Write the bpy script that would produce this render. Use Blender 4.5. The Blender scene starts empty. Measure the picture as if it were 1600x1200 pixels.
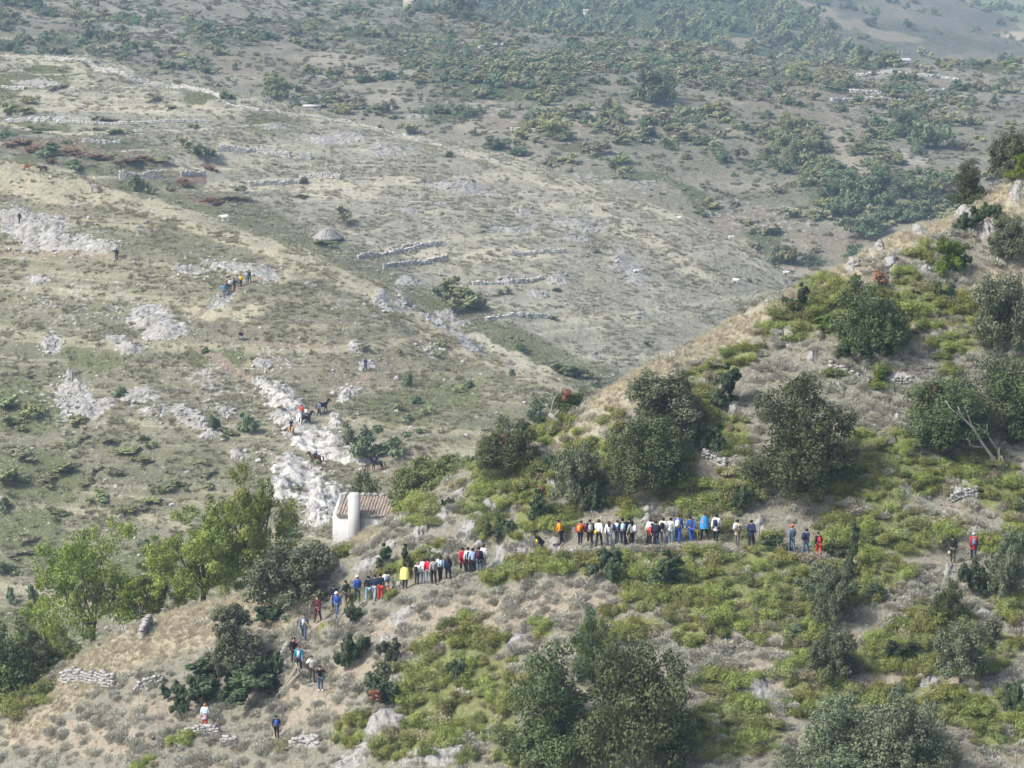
import bpy, bmesh, math, random
import numpy as np
from mathutils import Vector, Matrix

# ------------------------------------------------------------------ camera, sky, sun, exposure
SC = bpy.context.scene
COL = SC.collection
F_PX = 4537.0                      # focal length in pixels of the 1600 px wide photograph
CAM_Z = 122.0
PITCH = math.atan(850.0 / F_PX)    # the horizon lies above the top edge
cam_d = bpy.data.cameras.new('camera'); cam = bpy.data.objects.new('camera', cam_d); COL.objects.link(cam)
cam.location = (0, 0, CAM_Z); cam.rotation_euler = (math.radians(90) - PITCH, 0, 0)
cam_d.sensor_width = 36.0; cam_d.lens = F_PX * 36.0 / 1600.0
cam_d.clip_start = 1.0; cam_d.clip_end = 30000.0
SC.camera = cam

SUN_EL, SUN_AZ = math.radians(46), math.radians(244)     # azimuth clockwise from +Y: to the left, a little behind the camera
world = bpy.data.worlds.new('World'); SC.world = world; world.use_nodes = True
wn = world.node_tree; bg = wn.nodes['Background']
sky = wn.nodes.new('ShaderNodeTexSky'); sky.sky_type = 'NISHITA'; sky.sun_disc = False
sky.sun_elevation = SUN_EL; sky.sun_rotation = SUN_AZ; sky.air_density = 1.0; sky.dust_density = 4.0; sky.ozone_density = 1.0
wn.links.new(sky.outputs[0], bg.inputs[0]); bg.inputs[1].default_value = 0.10
sun_d = bpy.data.lights.new('sun', 'SUN'); sun = bpy.data.objects.new('sun', sun_d); COL.objects.link(sun)
sun_d.energy = 2.2; sun_d.angle = math.radians(10); sun_d.color = (1.0, 0.975, 0.93)
sdir = Vector((math.sin(SUN_AZ) * math.cos(SUN_EL), math.cos(SUN_AZ) * math.cos(SUN_EL), math.sin(SUN_EL)))
sun.rotation_euler = sdir.to_track_quat('Z', 'Y').to_euler(); sun.location = (-60, -60, 260)
vs = SC.view_settings; vs.view_transform = 'Standard'; vs.look = 'None'; vs.exposure = 1.12; vs.gamma = 1.0; vs.use_curve_mapping = False
SC.cycles.max_bounces = 4; SC.cycles.diffuse_bounces = 2; SC.cycles.glossy_bounces = 1; SC.cycles.transmission_bounces = 2
SC.cycles.volume_bounces = 0; SC.cycles.transparent_max_bounces = 4; SC.cycles.use_denoising = True; SC.cycles.use_adaptive_sampling = True; SC.cycles.adaptive_threshold = .025

RNG = np.random.default_rng(7); random.seed(7)
CP, SP = math.cos(PITCH), math.sin(PITCH)

# ------------------------------------------------------------------ small maths
def point(u, v, d):
    """photo pixel + horizontal distance -> world point"""
    xc, yc = (u - 800) / F_PX, (600 - v) / F_PX
    y = CP + yc * SP; z = -SP + yc * CP
    return np.array((xc * d / y, d, CAM_Z + z * d / y))
def project(x, y, z):
    """world -> photo pixel, arrays allowed"""
    z = z - CAM_Z
    f = y * CP - z * SP; up = y * SP + z * CP
    return 800 + F_PX * x / f, 600 - F_PX * up / f
def _h(ix, iy, s):
    n = (ix.astype(np.int64) * 374761393 + iy.astype(np.int64) * 668265263 + s * 2147483647) & 0xffffffff
    n = ((n ^ (n >> 13)) * 1274126177) & 0xffffffff
    return ((n ^ (n >> 16)) & 0xffff) / 65535.0
def vnoise(x, y, s=0):
    x = np.asarray(x, float); y = np.asarray(y, float)
    ix, iy = np.floor(x), np.floor(y); fx, fy = x - ix, y - iy
    fx = fx * fx * (3 - 2 * fx); fy = fy * fy * (3 - 2 * fy)
    a, b = _h(ix, iy, s), _h(ix + 1, iy, s); c, d = _h(ix, iy + 1, s), _h(ix + 1, iy + 1, s)
    return (a + (b - a) * fx) * (1 - fy) + (c + (d - c) * fx) * fy
def fbm(x, y, s=0, o=4):
    t, a, n = 0.0, 0.5, 0.0
    for k in range(o):
        t = t + a * vnoise(np.asarray(x) * 2 ** k, np.asarray(y) * 2 ** k, s + 17 * k); n += a; a *= .5
    return t / n
def ridged(x, y, s=0, o=4):
    t, a, n = 0.0, 0.5, 0.0
    for k in range(o):
        t = t + a * (1 - np.abs(2 * vnoise(np.asarray(x) * 2 ** k, np.asarray(y) * 2 ** k, s + 31 * k) - 1)); n += a; a *= .5
    return t / n
def sstep(a, b, x):
    t = np.clip((np.asarray(x) - a) / (b - a), 0, 1); return t * t * (3 - 2 * t)
def ellmask(lst, u, v, warp=10.0, seed=3, soft=.35):
    """union of photo-space ellipses (cx, cy, rx, ry) with ragged borders"""
    u = np.asarray(u, float); v = np.asarray(v, float)
    uu = u + warp * 2 * (fbm(u / 22, v / 22, seed, 3) - .5); vv = v + warp * 2 * (fbm(u / 22, v / 22, seed + 9, 3) - .5)
    m = np.zeros_like(uu)
    for e in lst:
        cx, cy, rx, ry = e[:4]; a = math.radians(e[4]) if len(e) > 4 else 0.0
        du, dv = uu - cx, vv - cy
        p = (du * math.cos(a) - dv * math.sin(a)) / rx; q = (du * math.sin(a) + dv * math.cos(a)) / ry
        m = np.maximum(m, 1 - sstep(1 - soft, 1 + soft * .6, np.sqrt(p * p + q * q)))
    return m
def polymask(lines, u, v, w):
    u = np.asarray(u, float); v = np.asarray(v, float); best = np.full(u.shape, 1e9)
    for L in lines:
        for (a, b), (c, d) in zip(L[:-1], L[1:]):
            t = np.clip(((u - a) * (c - a) + (v - b) * (d - b)) / ((c - a) ** 2 + (d - b) ** 2 + 1e-9), 0, 1)
            best = np.minimum(best, np.hypot(u - a - t * (c - a), v - b - t * (d - b)))
    return 1 - sstep(w * .5, w, best)

# ------------------------------------------------------------------ mesh helpers
def mk_mesh(name, V, Fc, mat=None, attrs=None, smooth=False):
    """V (n,3); Fc (m,k) or a list of such arrays"""
    me = bpy.data.meshes.new(name); V = np.asarray(V, np.float32)
    Fl = Fc if isinstance(Fc, list) else [Fc]
    Fl = [np.asarray(f, np.int32) for f in Fl if len(f)]
    me.vertices.add(len(V)); me.vertices.foreach_set('co', V.ravel())
    loops = np.concatenate([f.ravel() for f in Fl]); tot = np.concatenate([np.full(len(f), f.shape[1], np.int32) for f in Fl])
    me.loops.add(len(loops)); me.loops.foreach_set('vertex_index', loops)
    me.polygons.add(len(tot)); me.polygons.foreach_set('loop_start', np.concatenate(([0], np.cumsum(tot)[:-1])).astype(np.int32))
    if smooth: me.polygons.foreach_set('use_smooth', np.ones(len(tot), bool))
    me.update(calc_edges=True)
    if attrs:
        for k, a in attrs.items():
            at = me.attributes.new(k, 'FLOAT', 'POINT'); at.data.foreach_set('value', np.asarray(a, np.float32))
    if mat: me.materials.append(mat)
    return me
def link(name, data, parent=None, loc=(0, 0, 0), rot=(0, 0, 0), scale=(1, 1, 1)):
    o = bpy.data.objects.new(name, data); COL.objects.link(o)
    o.location = loc; o.rotation_euler = rot
    o.scale = (scale,) * 3 if isinstance(scale, (int, float)) else scale
    if parent: o.parent = parent
    return o
def tag(o, label, cat, group=None, kind=None):
    o['label'] = label; o['category'] = cat
    if group: o['group'] = group
    if kind: o['kind'] = kind
    return o
class MB:
    """collects simple solids into one mesh"""
    def __init__(s): s.V = []; s.F4 = []; s.F3 = []; s.n = 0; s.T = []
    def add(s, V, F, tint=.5):
        V = np.asarray(V, float); F = np.asarray(F, int)
        (s.F4 if F.shape[1] == 4 else s.F3).append(F + s.n); s.V.append(V); s.T.append(np.full(len(V), tint)); s.n += len(V)
    def tube(s, pts, rad, n=7, tint=.5, cap=True):
        pts = [np.asarray(p, float) for p in pts]; R = []
        for i, p in enumerate(pts):
            t = pts[min(i + 1, len(pts) - 1)] - pts[max(i - 1, 0)]; t = t / (np.linalg.norm(t) + 1e-9)
            a = np.cross(t, (0, 0, 1.0) if abs(t[2]) < .9 else (1.0, 0, 0)); a /= np.linalg.norm(a); b = np.cross(t, a)
            r = rad[i] if isinstance(rad, (list, tuple)) else rad
            ang = np.arange(n) * 2 * math.pi / n
            R.append(p + r * (np.cos(ang)[:, None] * a + np.sin(ang)[:, None] * b))
        V = np.vstack(R); F = []
        for i in range(len(pts) - 1):
            for k in range(n): F.append((i * n + k, i * n + (k + 1) % n, (i + 1) * n + (k + 1) % n, (i + 1) * n + k))
        if cap:
            c0, c1 = len(V), len(V) + 1; V = np.vstack([V, pts[0], pts[-1]]); m = (len(pts) - 1) * n
            s.add(V, F, tint); base = s.n - len(V)
            s.F3.append(np.array([(c0, (k + 1) % n, k) for k in range(n)] + [(c1, m + k, m + (k + 1) % n) for k in range(n)]) + base)
        else: s.add(V, F, tint)
    def box(s, c, size, M=None, jit=0.0, tint=.5):
        h = np.asarray(size, float) / 2
        V = np.array([(x, y, z) for x in (-1, 1) for y in (-1, 1) for z in (-1, 1)], float) * h
        if jit: V = V + RNG.uniform(-jit, jit, V.shape) * h
        if M is not None: V = V @ np.asarray(M, float).T
        s.add(V + np.asarray(c, float), [(0, 1, 3, 2), (4, 6, 7, 5), (0, 4, 5, 1), (2, 3, 7, 6), (0, 2, 6, 4), (1, 5, 7, 3)], tint)
    def mesh(s, name, mat, smooth=False):
        Fl = [np.vstack(f) for f in (s.F4, s.F3) if f]
        return mk_mesh(name, np.vstack(s.V), Fl, mat, {'tint': np.concatenate(s.T)}, smooth)
def rotz(a): c, s = math.cos(a), math.sin(a); return np.array(((c, -s, 0), (s, c, 0), (0, 0, 1.0)))

# ------------------------------------------------------------------ node helpers
def newmat(name):
    m = bpy.data.materials.new(name); m.use_nodes = True; nt = m.node_tree
    p = nt.nodes['Principled BSDF']; p.inputs['Roughness'].default_value = .85; p.inputs['Specular IOR Level'].default_value = .2
    return m, nt, p
def N(nt, t, **kw):
    n = nt.nodes.new(t)
    for k, v in kw.items(): setattr(n, k, v)
    return n
def L(nt, a, b): nt.links.new(a, b)
def noise(nt, vec, scale, detail=4, rough=.55, dist=0.0):
    n = N(nt, 'ShaderNodeTexNoise'); n.inputs['Scale'].default_value = scale; n.inputs['Detail'].default_value = detail
    n.inputs['Roughness'].default_value = rough; n.inputs['Distortion'].default_value = dist
    if vec is not None: L(nt, vec, n.inputs['Vector'])
    return n.outputs['Fac']
def ramp(nt, fac, stops):
    r = N(nt, 'ShaderNodeValToRGB'); e = r.color_ramp.elements
    while len(e) < len(stops): e.new(.5)
    for i, (p, c) in enumerate(stops): e[i].position = p; e[i].color = (*c, 1) if not isinstance(c, (int, float)) else (c, c, c, 1)
    L(nt, fac, r.inputs[0]); return r.outputs[0]
def mix(nt, fac, a, b, mode='MIX'):
    n = N(nt, 'ShaderNodeMix', data_type='RGBA', blend_type=mode)
    for s, v in ((n.inputs[0], fac), (n.inputs[6], a), (n.inputs[7], b)):
        if isinstance(v, (int, float)): s.default_value = v
        elif isinstance(v, tuple): s.default_value = (*v, 1)
        else: L(nt, v, s)
    return n.outputs[2]
def math_(nt, op, a, b=None, clamp=False):
    n = N(nt, 'ShaderNodeMath', operation=op, use_clamp=clamp)
    for s, v in ((n.inputs[0], a), (n.inputs[1], b)):
        if v is None: continue
        if isinstance(v, (int, float)): s.default_value = v
        else: L(nt, v, s)
    return n.outputs[0]
def attr(nt, name):
    n = N(nt, 'ShaderNodeAttribute', attribute_name=name); return n.outputs['Fac']
def pos(nt): return N(nt, 'ShaderNodeNewGeometry').outputs['Position']
def vscale(nt, vec, s):
    n = N(nt, 'ShaderNodeVectorMath', operation='MULTIPLY'); L(nt, vec, n.inputs[0]); n.inputs[1].default_value = s; return n.outputs[0]
def bump(nt, p, h, dist, strength=1.0):
    b = N(nt, 'ShaderNodeBump'); b.inputs['Distance'].default_value = dist; b.inputs['Strength'].default_value = strength
    L(nt, h, b.inputs['Height']); L(nt, b.outputs[0], p.inputs['Normal'])

# ------------------------------------------------------------------ materials
def terrain_mat(name, k, grass, straw, soil, rock, green, band=0.0):
    """k: metres per feature unit; attributes rock / soil / straw / green choose the cover, noise frays the borders"""
    m, nt, p = newmat(name); P = pos(nt)
    big = noise(nt, P, .06 / k, 2, .6); mid = noise(nt, P, .45 / k, 4, .65, .4); fine = noise(nt, P, 3.2 / k, 3, .7)
    speck = noise(nt, P, 7.0 / k, 1, .6)
    g = mix(nt, ramp(nt, mid, [(.3, 0.), (.7, 1.)]), grass[0], grass[1])
    g = mix(nt, ramp(nt, big, [(.4, 0.), (.62, 1.)]), g, grass[2])
    if band:                                   # goat tracks and terrace lips follow the contour
        bn = noise(nt, vscale(nt, P, (.02 / k, .02 / k, band)), 1.0, 5, .65, .6)
        g = mix(nt, math_(nt, 'MULTIPLY', ramp(nt, bn, [(.5, 0.), (.62, 1.)]), .55), g, straw[0])
    def cover(base, a, col, lo=.35, hi=.65, amt=.45):
        f = math_(nt, 'ADD', attr(nt, a), math_(nt, 'MULTIPLY', math_(nt, 'SUBTRACT', fine, .5), amt * 1.6))
        f = math_(nt, 'ADD', f, math_(nt, 'MULTIPLY', math_(nt, 'SUBTRACT', mid, .5), amt))
        return mix(nt, ramp(nt, f, [(lo, 0.), (hi, 1.)]), base, col)
    g = cover(g, 'green', mix(nt, fine, green[0], green[1]))
    g = cover(g, 'straw', mix(nt, fine, straw[0], straw[1]), .25, .7, .25)
    g = cover(g, 'soil', mix(nt, mid, soil[0], soil[1]))
    rk = mix(nt, ramp(nt, fine, [(.35, 0.), (.62, 1.)]), rock[0], rock[1])
    rk = mix(nt, ramp(nt, mid, [(.55, 0.), (.75, 1.)]), rk, rock[2])
    g = cover(g, 'rock', rk, .4, .55, .8)
    g = mix(nt, ramp(nt, speck, [(.66, 0.), (.72, 1.)]), g, rock[1])          # small loose stones
    g = mix(nt, ramp(nt, fine, [(.25, 0.), (.75, 1.)]), mix(nt, 1.0, g, (.62, .62, .62), 'MULTIPLY'), g)
    L(nt, g, p.inputs['Base Color']); p.inputs['Roughness'].default_value = .95
    bump(nt, p, math_(nt, 'ADD', math_(nt, 'MULTIPLY', fine, .6), mid), .35 * k, .9)
    return m
LIME = ((.20, .195, .18), (.38, .37, .35), (.16, .155, .145))
M_NEAR = terrain_mat('near_ground', 1.0, ((.215, .205, .16), (.27, .255, .205), (.235, .222, .175)), ((.40, .36, .265), (.34, .31, .225)),
                     ((.335, .285, .215), (.305, .275, .22)), LIME, ((.16, .18, .06), (.22, .235, .10)))
M_LEFT = terrain_mat('pasture_ground', 2.0, ((.19, .188, .118), (.155, .158, .102), (.20, .192, .132)), ((.44, .40, .285), (.37, .34, .235)),
                     ((.30, .24, .17), (.24, .20, .15)), ((.24, .235, .22), (.46, .455, .44), (.30, .28, .25)), ((.11, .13, .06), (.15, .16, .08)), 1.3)
M_MID = terrain_mat('terrace_ground', 2.6, ((.275, .268, .21), (.235, .23, .18), (.30, .285, .225)), ((.48, .45, .34), (.40, .375, .285)),
                    ((.19, .125, .085), (.20, .16, .115)), LIME, ((.10, .115, .06), (.13, .14, .07)), 1.0)
M_FAR = terrain_mat('far_ground', 4.5, ((.205, .195, .145), (.16, .163, .108), (.23, .212, .16)), ((.34, .305, .235), (.29, .26, .195)),
                    ((.24, .20, .15), (.20, .17, .13)), LIME, ((.085, .10, .05), (.115, .125, .06)), .5)

def leaf_mat(name, a, b, trans=.25, rough=.6):
    m, nt, p = newmat(name); P = N(nt, 'ShaderNodeObjectInfo').outputs['Random']
    t = attr(nt, 'tint'); c = mix(nt, t, a, b)
    hs = N(nt, 'ShaderNodeHueSaturation'); L(nt, c, hs.inputs['Color'])
    L(nt, math_(nt, 'ADD', math_(nt, 'MULTIPLY', P, .04), .48), hs.inputs['Hue'])
    L(nt, math_(nt, 'ADD', math_(nt, 'MULTIPLY', P, .5), .75), hs.inputs['Value'])
    c = hs.outputs[0]
    L(nt, c, p.inputs['Base Color']); p.inputs['Roughness'].default_value = rough; p.inputs['Specular IOR Level'].default_value = .25
    tr = N(nt, 'ShaderNodeBsdfTranslucent'); L(nt, c, tr.inputs[0])
    mx = N(nt, 'ShaderNodeMixShader'); mx.inputs[0].default_value = trans
    L(nt, p.outputs[0], mx.inputs[1]); L(nt, tr.outputs[0], mx.inputs[2]); L(nt, mx.outputs[0], nt.nodes['Material Output'].inputs[0])
    return m
M_OAK = leaf_mat('holm_oak_leaf', (.045, .067, .024), (.135, .165, .072), .15)
M_OAKGREY = leaf_mat('grey_oak_leaf', (.075, .098, .050), (.195, .22, .135), .15)
M_JUNI = leaf_mat('dark_shrub_leaf', (.038, .062, .030), (.105, .14, .07), .15)
M_PINE = leaf_mat('bright_leaf', (.10, .155, .022), (.20, .27, .045), .3)
M_DECI = leaf_mat('walnut_leaf', (.12, .16, .03), (.30, .335, .085), .3)
M_BROOM = leaf_mat('broom_twig', (.20, .235, .06), (.42, .45, .15), .35)
M_BROOM2 = leaf_mat('broom_olive_twig', (.20, .225, .08), (.40, .415, .18), .35)
M_BROOM3 = leaf_mat('low_shrub_leaf', (.12, .155, .05), (.27, .31, .11), .3)
M_BROOM4 = leaf_mat('dry_shrub_twig', (.26, .24, .135), (.44, .40, .25), .25)
M_LEAFY = leaf_mat('leafy_tree_leaf', (.10, .135, .045), (.25, .285, .115), .25)
M_GREY = leaf_mat('grey_cushion_twig', (.30, .295, .24), (.55, .535, .45), .1)
M_DRY = leaf_mat('dry_grass_blade', (.41, .365, .26), (.58, .525, .39), .2)
M_TUFT = leaf_mat('pasture_grass_blade', (.235, .23, .15), (.345, .325, .22), .2)
M_TUFT2 = leaf_mat('terrace_grass_blade', (.29, .28, .215), (.42, .40, .31), .2)
M_FTUFT = leaf_mat('far_grass_blade', (.155, .155, .105), (.25, .24, .165), .2)
M_RUST = leaf_mat('withered_leaf', (.21, .10, .06), (.33, .18, .12), .15)
M_SHG = leaf_mat('far_green_leaf', (.165, .195, .09), (.34, .355, .185), .15)
M_SHY = leaf_mat('far_yellow_leaf', (.21, .215, .09), (.35, .34, .16), .15)
M_SHB = leaf_mat('far_brown_leaf', (.20, .195, .12), (.33, .31, .20), .1)
M_SHD = leaf_mat('far_dark_leaf', (.085, .125, .065), (.19, .235, .125), .1)
M_SHR = leaf_mat('russet_leaf', (.15, .075, .05), (.23, .13, .08), .1)

def plain_mat(name, a, b, scale=3.0, rough=.85, bmp=.02, stain=None, spots=None):
    m, nt, p = newmat(name); T = N(nt, 'ShaderNodeTexCoord').outputs['Object']
    f = noise(nt, T, scale, 5, .65); c = mix(nt, ramp(nt, f, [(.3, 0.), (.7, 1.)]), a, b)
    c = mix(nt, math_(nt, 'MULTIPLY', attr(nt, 'tint'), .6), c, mix(nt, 1.0, c, (.55, .55, .55), 'MULTIPLY'))
    if spots:
        s = noise(nt, T, spots[0], 3, .7); c = mix(nt, ramp(nt, s, [(.48, 0.), (.60, 1.)]), c, spots[1])
    if stain:
        s = noise(nt, vscale(nt, T, (3.0, 3.0, .5)), 1.2, 4, .6); c = mix(nt, ramp(nt, s, [(.5, 0.), (.75, 1.)]), c, stain)
    L(nt, c, p.inputs['Base Color']); p.inputs['Roughness'].default_value = rough
    if bmp: bump(nt, p, f, bmp)
    return m
M_ROCK = plain_mat('limestone', (.22, .215, .205), (.43, .425, .41), 1.8, .9, .15, (.24, .225, .20), (1.6, (.15, .145, .13)))
M_ROCKW = plain_mat('white_limestone', (.30, .295, .28), (.60, .595, .58), 1.1, .9, .3, (.30, .28, .245), (.75, (.19, .18, .15)))
M_WALL = plain_mat('dry_stone', (.28, .275, .255), (.46, .45, .425), 1.6, .9, .05)
M_ROCKG = plain_mat('grey_white_limestone', (.22, .215, .20), (.42, .415, .395), 1.1, .9, .3, (.28, .265, .23), (.75, (.19, .18, .15)))
M_WALLP = plain_mat('pale_terrace_stone', (.40, .395, .375), (.60, .59, .565), 1.2, .9, .05)
M_BARK = plain_mat('bark', (.085, .07, .05), (.15, .125, .095), 4.0, .95, .03)
M_DEAD = plain_mat('dead_wood', (.28, .26, .23), (.42, .39, .35), 6.0, .9, .02)
M_STICK = plain_mat('peeled_wood', (.50, .38, .22), (.62, .48, .30), 6.0, .8, .0)
M_POLE = plain_mat('weathered_pole', (.33, .29, .23), (.45, .40, .33), 5.0, .9, .01)
M_WHITE = plain_mat('whitewash', (.50, .50, .49), (.60, .595, .585), 2.2, .9, .01, (.36, .355, .33))
M_TILE = plain_mat('roof_tile', (.27, .215, .17), (.40, .345, .29), 2.5, .9, .01)
M_SKIN = plain_mat('skin', (.42, .27, .19), (.46, .30, .22), 5, .6, 0)
M_BUILD = plain_mat('rubble_masonry', (.40, .36, .30), (.52, .48, .42), 1.5, .9, .05)
_cloth = {}
def cloth(rgb):
    k = tuple(round(c, 3) for c in rgb)
    if k not in _cloth:
        m, nt, p = newmat('cloth_%d' % len(_cloth)); T = N(nt, 'ShaderNodeTexCoord').outputs['Object']
        f = noise(nt, T, 9, 3, .6); c = mix(nt, f, tuple(x * .8 for x in k), tuple(min(1, x * 1.15) for x in k))
        L(nt, c, p.inputs['Base Color']); p.inputs['Roughness'].default_value = .8; bump(nt, p, f, .02); _cloth[k] = m
    return _cloth[k]
#@@TERRAIN
# ------------------------------------------------------------------ photo-space notes: where the covers lie
PATH = [(1640, 884), (1522, 873), (1490, 879), (1400, 876), (1279, 869), (1237, 862), (1174, 853), (1100, 846), (1000, 852), (905, 852), (846, 867),
        (790, 885), (750, 893), (700, 906), (650, 911), (605, 929), (560, 941), (527, 963), (497, 970), (478, 998), (462, 1038), (488, 1064), (502, 1079),
        (470, 1110), (433, 1153), (380, 1150), (320, 1139), (250, 1130)]
NEAR_CREST = [(-200, 1200), (0, 1110), (100, 1040), (200, 990), (250, 962), (400, 925), (500, 868), (600, 805), (740, 725), (800, 697), (920, 635), (1000, 580), (1100, 522), (1200, 470),
              (1300, 420), (1400, 372), (1500, 322), (1600, 280), (1800, 190)]
GREEN = [(660, 800, 35, 20), (640, 880, 60, 13, 25), (545, 870, 18, 8), (745, 790, 32, 22), (800, 750, 45, 35), (832, 800, 28, 30), (865, 676, 42, 18), (830, 740, 30, 40),
         (960, 655, 25, 22), (932, 722, 36, 44), (880, 812, 26, 24), (1100, 640, 25, 38), (1130, 682, 46, 36), (1085, 785, 52, 30), (1160, 765, 36, 36), (985, 800, 16, 14),
         (1300, 455, 50, 22, 20), (1235, 500, 58, 24, 20), (1440, 390, 26, 16), (1425, 442, 32, 20), (1425, 482, 26, 22), (1470, 482, 26, 11), (1290, 505, 18, 12), (1150, 560, 45, 14, 25), (1100, 585, 35, 14),
         (1240, 522, 20, 14), (1370, 593, 15, 16), (1300, 588, 16, 10), (1430, 508, 45, 15), (1508, 533, 30, 16, 40), (1345, 715, 60, 34), (1440, 738, 50, 38), (1525, 742, 75, 36),
         (1300, 762, 60, 24), (1400, 690, 12, 26), (1405, 832, 92, 32), (1335, 842, 42, 28), (1368, 898, 50, 36), (1202, 846, 24, 13), (1175, 890, 85, 38), (1100, 975, 56, 44),
         (1110, 920, 50, 26), (1212, 950, 48, 40), (1262, 1005, 42, 50), (1250, 1075, 36, 50), (1130, 1062, 46, 18), (1150, 1150, 78, 44), (1290, 1092, 30, 30), (1450, 975, 68, 34, 20), (1390, 1000, 40, 16, 25),
         (1462, 1045, 48, 40), (1545, 1015, 50, 40), (1585, 950, 24, 30), (1565, 1130, 56, 50), (1495, 1110, 55, 26), (1000, 905, 48, 16), (800, 897, 56, 12, 15), (845, 882, 50, 16), (1012, 925, 40, 28),
         (1080, 945, 46, 24), (1000, 985, 46, 18), (735, 995, 58, 36), (690, 1048, 46, 40), (750, 1065, 52, 46), (690, 1122, 58, 50), (765, 1120, 46, 40), (640, 1065, 22, 26),
         (548, 1145, 36, 26, 30), (618, 1172, 28, 14), (830, 1182, 46, 18), (506, 985, 25, 7, 25), (550, 928, 20, 11), (602, 926, 18, 9), (845, 985, 18, 12),
         (62, 1082, 28, 22, 30), (20, 1108, 22, 12), (232, 1192, 18, 8), (290, 1158, 14, 9), (450, 1163, 11, 11), (1590, 810, 22, 50), (1560, 770, 40, 24), (1500, 830, 20, 12), (1480, 560, 10, 30)]
SOIL = [(760, 955, 170, 24, 6), (640, 975, 70, 20, 10), (1185, 1055, 52, 34, 35), (1130, 1008, 40, 18, 25), (1108, 742, 15, 36), (1295, 682, 22, 34), (1480, 785, 22, 14), (500, 1095, 70, 30), (130, 1155, 110, 26),
        (1350, 562, 46, 7), (1455, 515, 40, 7), (1410, 955, 55, 8, 25), (1340, 1000, 22, 14), (1380, 1062, 70, 14), (1470, 820, 60, 18), (560, 1040, 60, 24), (270, 1100, 80, 18), (1500, 1060, 60, 14), (900, 935, 70, 14)]
STRAW = [(290, 985, 150, 40, 18), (170, 1030, 110, 30, 28), (60, 1115, 80, 26, 32), (1000, 600, 90, 26, 28), (1150, 515, 100, 20, 27), (1300, 432, 90, 18, 26), (1440, 362, 80, 18, 26), (1570, 320, 60, 30, 26), (930, 655, 55, 22, 28), (300, 985, 120, 28, 18), (190, 1020, 100, 22, 25),
         (90, 1100, 70, 22, 30), (430, 960, 50, 30), (560, 850, 40, 12, 25), (1400, 540, 60, 16), (1560, 440, 60, 24), (880, 690, 30, 10)]
ROCKN = [(655, 830, 22, 18, 30), (692, 812, 26, 12, 35), (735, 828, 24, 11, 25), (610, 855, 15, 10, 25), (572, 885, 30, 10, 25), (530, 892, 15, 9, 25), (762, 793, 13, 9), (715, 772, 14, 6, 30), (685, 868, 24, 10, 20),
         (798, 870, 42, 15, 20), (612, 925, 20, 18, 40), (630, 962, 32, 9, 30), (605, 1000, 16, 9, 50), (855, 714, 11, 10), (862, 745, 8, 20, -10), (1008, 800, 20, 12, 40), (1062, 712, 9, 12), (1185, 818, 9, 16, -20),
         (1200, 836, 22, 8, 15), (886, 866, 24, 9, 20), (868, 850, 12, 8), (1070, 880, 12, 7), (1225, 523, 19, 14), (1332, 410, 16, 12), (1370, 385, 15, 9), (1396, 411, 11, 14), (1435, 358, 9, 15), (1446, 418, 15, 12),
         (1505, 325, 12, 20, -20), (1542, 358, 15, 14, 30), (1588, 300, 14, 22), (1268, 560, 9, 8), (1320, 580, 13, 7), (1347, 584, 13, 8), (1402, 591, 26, 10), (1402, 652, 11, 8), (1404, 705, 9, 8),
         (1510, 768, 24, 12), (1412, 766, 13, 8), (595, 1135, 50, 24, 45), (555, 1182, 55, 16, 30), (640, 1190, 26, 12), (692, 1182, 38, 13, 20), (760, 1150, 26, 12, 25), (478, 1160, 24, 11), (806, 1000, 16, 9, 40),
         (228, 975, 13, 14), (1186, 1072, 30, 16, 35), (1540, 960, 24, 9, 15), (1442, 1062, 24, 10), (1530, 1085, 26, 8), (1120, 1022, 16, 7), (1480, 900, 10, 22, -35), (745, 850, 14, 7), (1145, 640, 10, 8), (1460, 1065, 12, 8), (1310, 605, 9, 8), (985, 625, 10, 6)]
ROCKL = [(55, 355, 62, 26), (90, 380, 70, 18), (150, 390, 40, 9), (20, 335, 30, 10), (238, 500, 36, 22), (262, 520, 40, 12), (180, 530, 16, 9), (118, 612, 26, 24), (165, 630, 14, 11), (212, 618, 32, 11), (300, 655, 30, 13, -25),
         (330, 680, 20, 10), (440, 622, 40, 17, -30), (420, 605, 24, 9, -30), (488, 690, 44, 26, -25), (530, 712, 60, 13, -8), (372, 712, 20, 9, -35), (505, 775, 38, 30), (470, 740, 50, 20, -20), (450, 655, 34, 10), (525, 662, 12, 12), (500, 805, 26, 20), (440, 760, 30, 20),
         (635, 470, 22, 8), (690, 505, 40, 10, -30), (730, 530, 36, 8, -30), (545, 612, 22, 7, 20), (60, 440, 18, 6), (205, 545, 26, 12), (80, 540, 14, 20), (345, 470, 26, 9, 35), (380, 420, 60, 10, -10), (560, 545, 16, 8), (570, 570, 14, 9), (590, 470, 14, 8), (215, 355, 7, 6),
         (300, 420, 30, 8), (350, 640, 14, 9), (410, 570, 12, 6), (130, 640, 30, 16), (240, 640, 24, 8), (110, 590, 10, 18), (620, 480, 30, 6), (670, 545, 16, 5)]
ROCKM = [(790, 440, 22, 7), (840, 460, 22, 9), (640, 440, 26, 8), (870, 440, 16, 9), (700, 490, 26, 8), (720, 505, 24, 6), (520, 220, 60, 6), (610, 240, 40, 5), (700, 290, 50, 6), (800, 360, 40, 8), (920, 360, 30, 7), (640, 330, 26, 5), (740, 300, 40, 5), (880, 350, 26, 5),
         (990, 430, 16, 14, -40), (970, 410, 14, 10, -40), (430, 200, 30, 5), (60, 132, 50, 4), (200, 135, 14, 4), (100, 185, 60, 4), (820, 330, 20, 5), (930, 560, 14, 6), (1000, 490, 10, 5), (610, 455, 20, 10), (900, 375, 30, 6)]
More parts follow.
